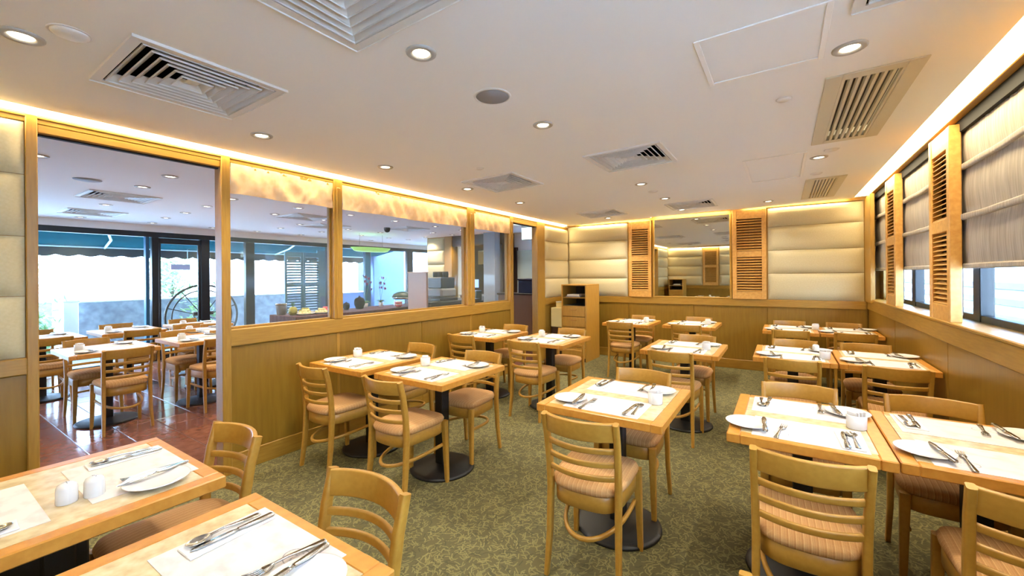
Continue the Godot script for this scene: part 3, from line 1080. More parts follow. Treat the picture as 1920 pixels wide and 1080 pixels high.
# flat cutlery: rows of [z, half width, y of the underside]
func ribbon(st: SurfaceTool, rows: Array, th: float):
	st.set_smooth_group(6)
	for i in rows.size() - 1:
		var a: Array = rows[i]
		var b: Array = rows[i + 1]
		var p := [Vector3(-a[1], a[2], a[0]), Vector3(a[1], a[2], a[0]), Vector3(b[1], b[2], b[0]), Vector3(-b[1], b[2], b[0])]
		var o := Vector3(0, th, 0)
		quad(st, p[0] + o, p[1] + o, p[2] + o, p[3] + o, Vector3.UP)
		quad(st, p[0], p[1], p[2], p[3], Vector3.DOWN)
		quad(st, p[0], p[3], p[3] + o, p[0] + o, Vector3.LEFT)
		quad(st, p[1], p[2], p[2] + o, p[1] + o, Vector3.RIGHT)
	for e in [0, rows.size() - 1]:
		var a: Array = rows[e]
		var o := Vector3(0, th, 0)
		quad(st, Vector3(-a[1], a[2], a[0]), Vector3(a[1], a[2], a[0]), Vector3(a[1], a[2], a[0]) + o, Vector3(-a[1], a[2], a[0]) + o, Vector3(0, 0, -1 if e == 0 else 1))
	st.set_smooth_group(-1)

var P := {}

func make_tableware():
	# everything points away from the diner, towards -z
	var n := Node3D.new()
	var st := mb()
	ribbon(st, [[0.095, 0.006, 0.0], [0.09, 0.0095, 0.0], [0.05, 0.0065, 0.003], [0.0, 0.0035, 0.007], [-0.03, 0.0035, 0.006], [-0.042, 0.010, 0.003], [-0.05, 0.0125, 0.002], [-0.056, 0.0125, 0.002]], 0.003)
	obj("handle", st, M.steel, n)
	st = mb()
	for x in [-0.0105, -0.0035, 0.0035, 0.0105]:
		ribbon(st, [[-0.055, 0.0021, 0.002], [-0.075, 0.0019, 0.003], [-0.098, 0.0014, 0.007]], 0.0022)
		var m := done(st)
		inst("tine", m, M.steel, n, Vector3(x, 0, 0))
		st = mb()
	P.fork = n
	n = Node3D.new()
	st = mb()
	ribbon(st, [[0.10, 0.006, 0.001], [0.094, 0.010, 0.0], [0.04, 0.0085, 0.0], [0.012, 0.0055, 0.001], [0.006, 0.0055, 0.001]], 0.006)
	obj("handle", st, M.steel, n)
	st = mb()
	ribbon(st, [[0.006, 0.0055, 0.003], [-0.01, 0.0095, 0.003], [-0.075, 0.0095, 0.003], [-0.095, 0.006, 0.003], [-0.104, 0.001, 0.003]], 0.002)
	obj("blade", st, M.steel, n)
	P.knife = n
	n = Node3D.new()
	st = mb()
	ribbon(st, [[0.095, 0.006, 0.0], [0.088, 0.0095, 0.0], [0.04, 0.006, 0.003], [0.0, 0.0034, 0.008], [-0.032, 0.0036, 0.007]], 0.003)
	obj("handle", st, M.steel, n)
	st = mb()
	var el := PackedVector2Array()
	for i in 20:
		el.append(Vector2(cos(TAU * i / 20) * 0.0205, sin(TAU * i / 20) * 0.03))
	loft(st, el, [[0.25, 0.0], [0.7, 0.003], [1.0, 0.009], [0.92, 0.0092], [0.62, 0.005], [0.2, 0.0025]])
	obj("bowl", st, M.steel, n, Vector3(0, 0, -0.06))
	P.spoon = n
	n = Node3D.new()
	st = mb()
	lathe(st, [Vector2(0.0, 0.002), Vector2(0.052, 0.0), Vector2(0.055, 0.003), Vector2(0.09, 0.014), Vector2(0.0915, 0.0165), Vector2(0.088, 0.0165), Vector2(0.06, 0.008), Vector2(0.05, 0.006), Vector2(0.0, 0.006)], 40)
	obj("dish", st, M.china, n)
	P.plate = n
	n = Node3D.new()
	st = mb()
	box(st, Vector3(0, 0.0006, 0), Vector3(0.40, 0.0012, 0.28), 0.0)
	obj("sheet", st, M.placemat, n)
	P.mat = n
	n = Node3D.new()
	st = mb()
	box(st, Vector3(0, 0.0022, 0), Vector3(0.075, 0.0026, 0.21), 0.001)
	obj("folded_sheet", st, M.paper, n)
	st = mb()
	box(st, Vector3(0.008, 0.0043, 0), Vector3(0.058, 0.0016, 0.208), 0.0007)
	obj("top_fold", st, M.paper, n)
	P.napkin = n
	n = Node3D.new()
	st = mb()
	lathe(st, [Vector2(0.024, 0.0), Vector2(0.026, 0.003), Vector2(0.025, 0.048), Vector2(0.022, 0.056), Vector2(0.014, 0.061), Vector2(0.0, 0.063)], 28)
	obj("body", st, M.china, n)
	st = mb()
	for i in 3:
		box(st, Vector3((i - 1) * 0.006, 0.0625, 0), Vector3(0.0022, 0.0016, 0.0022), 0.0)
	obj("holes", st, M.darkgrey, n)
	P.shaker = n
	n = Node3D.new()
	st = mb()
	lathe(st, [Vector2(0.0, 0.0), Vector2(0.034, 0.0), Vector2(0.037, 0.004), Vector2(0.038, 0.06), Vector2(0.036, 0.062), Vector2(0.034, 0.06), Vector2(0.033, 0.012), Vector2(0.0, 0.010)], 28)
	obj("pot", st, M.china, n)
	st = mb()
	for i in 6:
		box(st, Vector3((i - 2.5) * 0.0085, 0.044, (i % 2) * 0.006 - 0.003), Vector3(0.004, 0.064, 0.04), 0.001, Basis(Vector3.FORWARD, (i - 2.5) * 0.06))
	obj("sugar_sachet", st, M.paper, n)
	P.pot = n

# one place laid at a table; side +1 is the diner on the camera's side, -1 the far one
func lay_place(c: Vector3, turn: float, where: String, full := true, jit := 0.0):
	var at := func(x: float, y: float, z: float) -> Vector3:
		return c + Basis(Vector3.UP, turn) * Vector3(x, y, z)
	place(P.mat, "placemat", "white printed paper placemat, " + where, "placemat", "paper placemats", at.call(0.01, 0.0, 0.185), turn)
	place(P.plate, "side_plate", "round white side plate, " + where, "plate", "white side plates", at.call(-0.195 + jit * 0.3, 0.0015, 0.205), turn)
	place(P.knife, "butter_knife", "butter knife across the side plate, " + where, "knife", "butter knives on the side plates", at.call(-0.145, 0.016, 0.21), turn + 0.12 + jit)
	if not full:
		return
	place(P.fork, "fork", "steel fork beside the side plate, " + where, "fork", "forks beside the plates", at.call(-0.085, 0.002, 0.235), turn - 0.05 + jit * 2.0)
	place(P.napkin, "paper_napkin", "folded white paper napkin under the cutlery, " + where, "napkin", "folded paper napkins", at.call(0.155, 0.0012, 0.205), turn - jit)
	place(P.spoon, "spoon", "steel spoon lying on the paper napkin, " + where, "spoon", "spoons on the napkins", at.call(0.172, 0.006, 0.20), turn + 0.04)
	place(P.knife, "table_knife", "steel table knife lying on the paper napkin, " + where, "knife", "table knives on the napkins", at.call(0.142, 0.006, 0.215), turn - 0.06 - jit)

func furniture():
	make_tableware()
	P.chair = make_chair()
	P.table = make_table(0.665, 0.715)
	P.table_r = make_table(0.570, 0.715)
	# x, z, narrow, phrase, near chair, far chair (z offsets of the seat centre), small turns
	var T := [
		[-1.99, -0.32, false, "front table beside the doorway", 0.0, -0.30],
		[-1.115, -0.32, false, "front table at picture bottom", 0.0, -0.31],
		[-2.93, -2.30, false, "second-row table against left partition", 0.31, -0.36],
		[-2.16, -2.33, false, "second-row table one out from partition", 0.33, -0.30],
		[-0.805, -2.335, false, "middle table standing alone on carpet", 0.345, -0.30],
		[0.07, -2.41, true, "near window double table, left half", 0.36, -0.31],
		[0.645, -2.42, true, "near window double table, window half", 0.36, -0.33],
		[-3.0, -4.09, false, "third-row table against left partition", 0.30, -0.33],
		[-2.17, -4.09, false, "third-row table before drawer cabinet", 0.33, -0.31],
		[-0.795, -4.25, false, "third-row table behind the middle table", 0.33, -0.31],
		[0.065, -4.40, true, "middle window double table, left half", 0.35, -0.30],
		[0.645, -4.42, true, "middle window double table, window half", 0.35, -0.31],
		[-1.89, -6.16, false, "back-row table beside drawer cabinet", 0.31, -0.31],
		[-1.075, -6.30, false, "back-row table below the mirror", 0.33, -0.30],
		[0.065, -6.33, true, "far window double table, left half", 0.34, -0.30],
		[0.645, -6.35, true, "far window double table, window half", 0.34, -0.30],
	]
	var i := 0
	for t in T:
		var c := Vector3(t[0], 0, t[1])
		place(P.table_r if t[2] else P.table, "dining_table", "wood edged dining table on black pedestal: " + t[3], "table", "pedestal dining tables", c)
		if i == 0:
			zbox("support_panel", get_node("dining_table"), M.black, -0.03, 0.03, 0.03, 0.695, -0.07, 0.32, 0.006)
		var jx := rng.randf_range(-0.015, 0.015)
		if t[4] != 0.0:
			place(P.chair, "dining_chair", "oak ladder-back chair, camera side of " + t[3], "chair", "oak ladder-back chairs", c + Vector3(jx, 0, t[4]), rng.randf_range(-0.04, 0.04) + (0.05 if i == 4 else 0.0))
		place(P.chair, "dining_chair", "oak ladder-back chair, far side of " + t[3], "chair", "oak ladder-back chairs", c + Vector3(-jx, 0, t[5]), PI + rng.randf_range(-0.05, 0.05))
		var tc := c + Vector3(0, TOP, 0)
		lay_place(tc, 0.0, "near setting, " + t[3], true, rng.randf_range(-0.06, 0.06))
		lay_place(tc, PI, "far setting, " + t[3], true, rng.randf_range(-0.06, 0.06))
		i += 1
	# one more chair whose rail just shows at the bottom edge
	place(P.chair, "dining_chair", "oak ladder-back chair whose top rail shows at the bottom edge", "chair", "oak ladder-back chairs", Vector3(0.10, 0, -0.80), PI)
	place(P.shaker, "salt_shaker", "white salt shaker nearer the camera, front table beside doorway", "shaker", "salt and pepper shakers", Vector3(-1.885, TOP, -0.325))
	place(P.shaker, "pepper_shaker", "white pepper shaker farther from the camera, front table beside doorway", "shaker", "salt and pepper shakers", Vector3(-1.872, TOP, -0.385), 0.5)
	var pots := [[-3.13, -2.31, 2], [-2.36, -2.36, 3], [-0.585, -2.31, 4], [0.272, -2.41, 5], [-3.14, -4.12, 7], [-2.32, -4.17, 8], [-0.60, -4.2, 9], [0.28, -4.22, 10], [-1.68, -6.16, 12], [-0.88, -6.33, 13], [0.33, -6.34, 14]]
	for p in pots:
		place(P.pot, "sugar_pot", "white ceramic pot of sugar sachets, " + T[p[2]][3], "sugar pot", "white sugar pots", Vector3(p[0], TOP, p[1]), p[0] * 3.0)
	place(P.shaker, "salt_shaker", "white salt shaker at the far edge, middle window double table", "shaker", "salt and pepper shakers", Vector3(0.24, TOP, -4.60))
	# cabinet and what stands beside it
	drawer_cabinet("oak drawer cabinet with two dark shelves in rear left corner", Vector3(-2.935, 0, -6.66))
	var b := thing("waste_bin", "pale fronted bin stand between drawer cabinet and left wall", "bin", Vector3(-3.27, 0, -6.62))
	zbox("base", b, M.brown, -0.11, 0.11, 0.0, 0.55, -0.2, 0.2, 0.006)
	zbox("front", b, M.cream, -0.115, 0.115, 0.55, 0.88, -0.21, 0.21, 0.008)
	var wb := thing("white_box", "small white box standing on the bin stand", "box", Vector3(-3.25, 0.88, -6.62))
	zbox("carton", wb, M.cream, -0.08, 0.08, 0.0, 0.085, -0.12, 0.12, 0.006)
	zbox("lid", wb, M.paper, -0.083, 0.083, 0.085, 0.1, -0.123, 0.123, 0.003)

func drawer_cabinet(label: String, at: Vector3) -> Node3D:
	# 0.43 wide, 0.57 deep, 1.26 high, facing +z
	var c := thing("drawer_cabinet", label, "cabinet", at)
	var w := 0.43
	var d := 0.57
	var h := 1.26
	for e in [-1.0, 1.0]:
		zbox("side_panel", c, M.cabinet, e * (w / 2) - 0.012, e * (w / 2) + 0.012, 0.0, h, -d / 2, d / 2, 0.003)
	zbox("top_board", c, M.cabinet, -w / 2 - 0.012, w / 2 + 0.012, h, h + 0.022, -d / 2, d / 2 + 0.005, 0.004)
	zbox("back_board", c, M.brown, -w / 2, w / 2, 0.02, h, -d / 2, -d / 2 + 0.012, 0.0)
	for y in [1.07, 0.925]:
		zbox("shelf", c, M.wood_x, -w / 2 + 0.012, w / 2 - 0.012, y - 0.018, y, -d / 2 + 0.012, d / 2 - 0.01, 0.002)
	zbox("shelf_lining", c, M.darkgrey, -w / 2 + 0.013, w / 2 - 0.013, 0.925, 0.93, -d / 2 + 0.014, d / 2 - 0.02, 0.0)
	var y0 := 0.06
	for k in 5:
		var y1 := y0 + 0.164
		var dr := zbox("drawer", c, M.cabinet, -w / 2 + 0.014, w / 2 - 0.014, y0, y1, d / 2 - 0.02, d / 2 + 0.004, 0.004)
		var st := mb()
		sweep(st, [Vector3(-0.05, 0.03, 0.012), Vector3(-0.045, 0.03, 0.028), Vector3(0.045, 0.03, 0.028), Vector3(0.05, 0.03, 0.012)], circle_section(0.005), Vector3.UP)
		obj("handle", st, M.edge, dr)
		y0 = y1 + 0.008
	zbox("plinth", c, M.brown, -w / 2 + 0.014, w / 2 - 0.014, 0.0, 0.055, d / 2 - 0.04, d / 2 - 0.02, 0.0)
	var tray := thing("paper_tray", "white tray of papers inside the " + ("cabinet behind the camera, seen in mirror" if at.z > 0.0 else "drawer cabinet in rear left corner"), "tray", at + Vector3(-0.03, 1.07, 0.1))
	if at.z > 0.0:
		tray.position = at + Vector3(0.03, 1.07, -0.1)
	zbox("tray_base", tray, M.grey, -0.13, 0.13, 0.0, 0.02, -0.15, 0.15, 0.003)
	zbox("paper_stack", tray, M.paper, -0.11, 0.11, 0.02, 0.045, -0.14, 0.14, 0.001)
	return c

# ------------------------------------------------------------------ the tiled room beyond the partition
func adjoining_shell():
	var fl := thing("floor", "glossy terracotta tiled floor of the adjoining room", "floor", Vector3.ZERO, 0.0, "", "structure")
	var st := mb()
	slab(st, Vector3(ADJ_X - 0.1, -0.12, -9.9), Vector3(LW - 0.15, -0.004, FW + 0.1))
	obj("grout_bed", st, M.grout, fl)
	st = mb()
	box(st, Vector3(0, -0.006, 0), Vector3(0.294, 0.012, 0.294), 0.002)
	var tile := done(st)
	var far := mb()
	var i := 0
	for ix in 19:
		for iz in 36:
			var x := LW - 0.155 - 0.15 - ix * 0.3
			var z := FW - 0.2 - iz * 0.3
			if x < ADJ_X + 0.1:
				continue
			var seen := z < -0.55 and z > -3.4 and x < -3.5
			if seen:
				inst("floor_tile", tile, M.tiles[(ix * 7 + iz * 5 + (ix * iz) % 3) % 4], fl, Vector3(x, 0, z))
				i += 1
			else:
				box(far, Vector3(x, -0.006, z), Vector3(0.294, 0.012, 0.294), 0.0)
	var rest := obj("floor_tile_field", far, M.tiles[0], fl)
	rest.set_meta("kind", "stuff")
	# threshold under the doorways
	zbox("threshold", fl, M.wood_z, LW - 0.16, LW + 0.01, -0.01, 0.004, -1.365, -0.485, 0.002)

	st = mb()
	var holes := []
	for v in adj_vents():
		holes.append([v[0] - 0.27, v[0] + 0.27, v[1] - 0.27, v[1] + 0.27])
	holed_sheet(st, ADJ_X - 0.1, LW - 0.091, -9.8, FW, ADJ_C, ADJ_C + 0.03, holes)
	top_mesh("ceiling", st, M.plaster, "white ceiling of the adjoining room, scattered with downlights", "ceiling", Vector3.ZERO, "", "structure")
	st = mb()
	slab(st, Vector3(ADJ_X - 0.2, 2.72, -10.2), Vector3(LW - 0.2, 2.85, FW + 0.2))
	top_mesh("ceiling", st, M.plaster, "concrete slab above the ceiling of the adjoining room", "ceiling", Vector3.ZERO, "", "structure")
	var w := structure("wall_front", "plain end wall of the adjoining room, out of view", "wall")
	zbox("wall_core", w, M.plaster, ADJ_X - 0.1, LW - 0.15, 0.0, 2.72, FW + 0.01, FW + 0.15, 0.0)

	# window wall
	var ww := structure("wall_left", "dark framed glazed front of the adjoining room facing the terrace", "wall")
	zbox("fascia", ww, M.plaster, ADJ_X - 0.12, ADJ_X + 0.05, 2.245, 2.72, -9.8, FW, 0.0)
	zbox("header", ww, M.frame, ADJ_X - 0.06, ADJ_X + 0.055, 2.155, 2.245, -9.8, FW, 0.004)
	zbox("bottom_track", ww, M.frame, ADJ_X - 0.05, ADJ_X + 0.03, 0.0, 0.05, -9.8, FW, 0.004)
	for m in [[-2.585, -2.535, true], [-2.715, -2.62, false], [-3.485, -3.35, false], [-4.29, -4.12, false], [-6.05, -5.93, false], [-7.18, -7.01, true], [-8.68, -8.46, false], [-1.0, -0.92, false], [0.1, 0.2, false], [-9.8, -9.6, false]]:
		zbox("mullion", ww, M.frame_blue if m[2] else M.frame, ADJ_X - 0.05, ADJ_X + 0.05, 0.05, 2.155, m[0], m[1], 0.004)
	var k := 0
	for s in [[-0.92, 0.1], [-2.535, -1.0], [-4.12, -3.485], [-5.93, -4.29], [-7.01, -6.05], [-8.46, -7.18], [-9.6, -8.68]]:
		var g := thing("window_%d" % (9 + k), "tall clear terrace window pane of the adjoining room, %s from the camera end" % ORD[k], "window", Vector3(ADJ_X, 0.05, (s[0] + s[1]) / 2), 0.0, "", "structure")
		zbox("pane", g, M.glass, -0.004, 0.004, 0.0, 2.105, (s[0] - s[1]) / 2, (s[1] - s[0]) / 2, 0.0)
		k += 1
	var d := thing("door_1", "black framed glass terrace door in the middle of the glazed front", "door", Vector3(ADJ_X, 0.05, -3.03), 0.0, "", "structure")
	zbox("pane", d, M.glass, -0.004, 0.004, 0.1, 2.0, -0.28, 0.28, 0.0)
	zbox("top_rail", d, M.frame, -0.025, 0.025, 2.0, 2.1, -0.315, 0.315, 0.004)
	zbox("bottom_rail", d, M.frame, -0.025, 0.025, 0.0, 0.1, -0.315, 0.315, 0.004)
	for e in [-1.0, 1.0]:
		zbox("stile", d, M.frame, -0.025, 0.025, 0.1, 2.0, e * 0.298 - 0.02, e * 0.298 + 0.02, 0.004)

	# rear of the adjoining room: a padded block, a service recess and the end wall
	var rw := structure("wall_back", "rear wall of the adjoining room with cream padding and a service recess", "wall")
	zbox("block", rw, M.wood_y, -7.22, -6.64, 0.0, ADJ_C, -9.8, -7.32, 0.0)
	pads(rw, Vector3(-6.93, 0, -7.32), 0.57, [1.05, 1.38, 1.71, 2.04, 2.34], 0.0)
	zbox("post", rw, M.wood_y, -6.64, -6.41, 0.0, ADJ_C, -7.5, -7.28, 0.005)
	zbox("recess_back", rw, M.brown, -6.41, LW - 0.15, 0.0, ADJ_C, -8.25, -8.1, 0.0)
	zbox("recess_side", rw, M.brown, -5.0, -4.92, 0.0, ADJ_C, -8.1, -7.3, 0.0)
	zbox("pillar", rw, M.grey, -5.36, -5.06, 0.0, ADJ_C, -7.4, -7.1, 0.006)
	zbox("far_end", rw, M.plaster, ADJ_X - 0.1, -7.22, 0.0, ADJ_C, -9.9, -9.8, 0.0)
	zbox("recess_lintel", rw, M.brown, -6.41, -4.92, 2.12, ADJ_C, -7.42, -7.3, 0.004)
	zbox("shelf_light_rail", rw, M.cream, -6.0, -5.4, 2.0, 2.03, -8.1, -7.75, 0.004)
	var dr := thing("door_2", "grey green service door seen through the rear doorway", "door", Vector3(-4.52, 0, -7.6), 0.0, "", "structure")
	zbox("leaf", dr, mat(Color(0.74, 0.77, 0.71), 0.6), -0.3, 0.3, 0.02, 1.98, -0.03, 0.0, 0.004)
	zbox("door_frame", dr, M.brown, -0.38, -0.3, 0.0, 2.05, -0.06, 0.02, 0.004)
	zbox("handle", dr, M.steel, -0.26, -0.2, 1.0, 1.02, 0.0, 0.05, 0.004)
	zbox("door_wall", rw, M.plaster, -4.92, LW - 0.15, 0.0, ADJ_C, -7.72, -7.64, 0.0)
	var sg := thing("sign_lightbox", "blank glowing white sign lightbox above the service door", "sign", Vector3(-3.83, 2.10, -6.5))
	zbox("housing", sg, M.grey, -0.2, 0.2, -0.01, 0.26, -0.06, -0.003, 0.004)
	zbox("face", sg, M.sign, -0.19, 0.19, 0.0, 0.21, -0.003, 0.003, 0.0)
	area_light("sign_lamp", Vector3(-3.83, 2.2, -6.48), Vector2(0.36, 0.2), 0.2, Color(0.9, 1.0, 0.98), Vector3(0, 180, 0))
	var cr := thing("blue_crate", "dark blue crate on the brown counter beyond the rear doorway", "crate", Vector3(-4.1, 1.1, -6.9))
	zbox("shell", cr, M.blue_box, -0.17, 0.17, 0.0, 0.25, -0.15, 0.15, 0.01)
	zbox("rim", cr, M.blue_box, -0.18, 0.18, 0.25, 0.28, -0.16, 0.16, 0.006)
	var ct := thing("side_counter", "low brown counter carrying the blue crate beyond the rear doorway", "counter", Vector3(-4.2, 0, -6.9))
	zbox("carcass", ct, mat(Color(0.5, 0.38, 0.3), 0.5), -0.5, 0.4, 0.0, 1.07, -0.2, 0.2, 0.004)
	zbox("worktop", ct, M.brown, -0.52, 0.42, 1.07, 1.1, -0.21, 0.22, 0.004)

	adjoining_ceiling()

func adj_vents() -> Array:
	return [[-6.24, -1.5], [-8.0, -1.65], [-6.1, -3.6], [-6.9, -4.45], [-6.05, -5.6]]

func adjoining_ceiling():
	var vn := ["nearest above the tables seen through the doorway", "beyond the first one near the terrace window", "above the first glazed partition window view", "dark and nearly edge on near the terrace glazing", "seen through the long middle partition window"]
	var k := 0
	for v in adj_vents():
		var t := thing("air_diffuser", "square air diffuser of the adjoining room, " + vn[k], "vent", Vector3(v[0], ADJ_C, v[1]), 0.0, "diffusers of the adjoining room")
		square_vent(t, M.vent)
		k += 1
	var sp := thing("ceiling_speaker", "round grey loudspeaker in the adjoining room ceiling near the doorway", "speaker", Vector3(-5.4, ADJ_C, -1.08))
	var st := mb()
	lathe(st, [Vector2(0.0, -0.006), Vector2(0.095, -0.005), Vector2(0.1, 0.0)], 28)
	obj("grille", st, M.grille, sp)
	var cam := thing("security_camera", "small black dome camera on the adjoining room ceiling", "camera", Vector3(-6.25, ADJ_C, -5.28))
	st = mb()
	lathe(st, [Vector2(0.0, -0.09), Vector2(0.03, -0.083), Vector2(0.05, -0.06), Vector2(0.055, -0.035)], 20)
	obj("dome", st, M.dark, cam)
	st = mb()
	lathe(st, [Vector2(0.055, -0.035), Vector2(0.06, -0.033), Vector2(0.06, 0.0)], 20)
	obj("collar", st, M.darkgrey, cam)
	var rows := {
		"nearest the partition": [-4.63, [-0.66, -1.46, -2.3, -3.1, -3.9, -4.7, -6.6]],  # the last lamp of this row is added to brighten the service door
		"second from the partition": [-5.38, [-1.47, -2.28, -3.08, -3.86, -4.72, -5.66, -6.4]],
		"third from the partition": [-6.19, [-0.7, -2.33, -3.18, -3.94, -5.67, -6.45, -7.05]],
		"fourth from the partition": [-7.04, [-1.57, -2.39, -4.04, -5.0, -5.77, -7.08]],
		"fifth from the partition": [-7.86, [-2.42, -4.14, -4.97, -5.92, -6.69, -7.3]],
		"sixth, along the terrace glazing": [-8.74, [-1.67, -2.51, -3.38, -4.15, -5.05, -5.85, -6.87]],
	}
	var proto := Node3D.new()
	downlight_shape(proto, M.lamp_far)
	for r in rows:
		var x: float = rows[r][0]
		var i := 0
		for z in rows[r][1]:
			place(proto, "downlight", "adjoining room downlight, %s from the camera, row %s" % [ORD[i], r], "downlight", "downlights of the adjoining room", Vector3(x, ADJ_C, z))
			if (i + int(absf(x))) % 2 == 0:
				spot(Vector3(x, ADJ_C - 0.03, z), SPOT_ADJ * 2.0, Color(1.0, 0.94, 0.84))
			i += 1
	var p := thing("pendant_lamp", "shallow lime green glass pendant lamp over the buffet", "lamp", Vector3(-7.5, 1.98, -5.9))
	st = mb()
	var el := PackedVector2Array()
	for i in 24:
		el.append(Vector2(cos(TAU * i / 24) * 0.22, sin(TAU * i / 24) * 0.5))
	loft(st, el, [[0.72, 0.0], [0.85, 0.015], [1.0, 0.085], [0.97, 0.085], [0.7, 0.02]])
	obj("shade", st, M.lime, p)
	st = mb()
	for z in [-0.3, 0.3]:
		sweep(st, [Vector3(0, 0.03, z), Vector3(0, ADJ_C - 1.98, z)], circle_section(0.004, 6), Vector3.RIGHT)
	obj("cable", st, M.steel, p)

func adjoining_furniture():
	var T := [
		[-5.75, -1.28, "tiled-room table nearest the doorway"],
		[-5.75, -2.10, "tiled-room table behind the doorway post"],
		[-6.55, -2.45, "tiled-room table under the first pane"],
		[-7.45, -1.08, "window-row table at the left post"],
		[-7.5, -1.88, "window-row table before the planter"],
		[-7.5, -2.70, "window-row table by terrace door"],
	]
	for t in T:
		var c := Vector3(t[0], 0, t[1])
		place(P.table, "dining_table", "wood edged dining table on black pedestal: " + t[2], "table", "pedestal dining tables of the tiled room", c, PI / 2)
		place(P.chair, "dining_chair", "oak ladder-back chair, camera side of " + t[2], "chair", "oak chairs of the tiled room", c + Vector3(0.36, 0, rng.randf_range(-0.03, 0.03)), PI / 2 + rng.randf_range(-0.05, 0.05))
		place(P.chair, "dining_chair", "oak ladder-back chair, terrace side of " + t[2], "chair", "oak chairs of the tiled room", c + Vector3(-0.36, 0, rng.randf_range(-0.03, 0.03)), -PI / 2 + rng.randf_range(-0.05, 0.05))
		var tc := c + Vector3(0, TOP, 0)
		lay_place(tc, PI / 2, "near setting, " + t[2], false)
		lay_place(tc, -PI / 2, "terrace setting, " + t[2], false)
		place(P.pot, "sugar_pot", "white ceramic pot of sugar sachets, " + t[2], "sugar pot", "white sugar pots of the tiled room", tc + Vector3(0.02, 0, 0.2), 0.4)

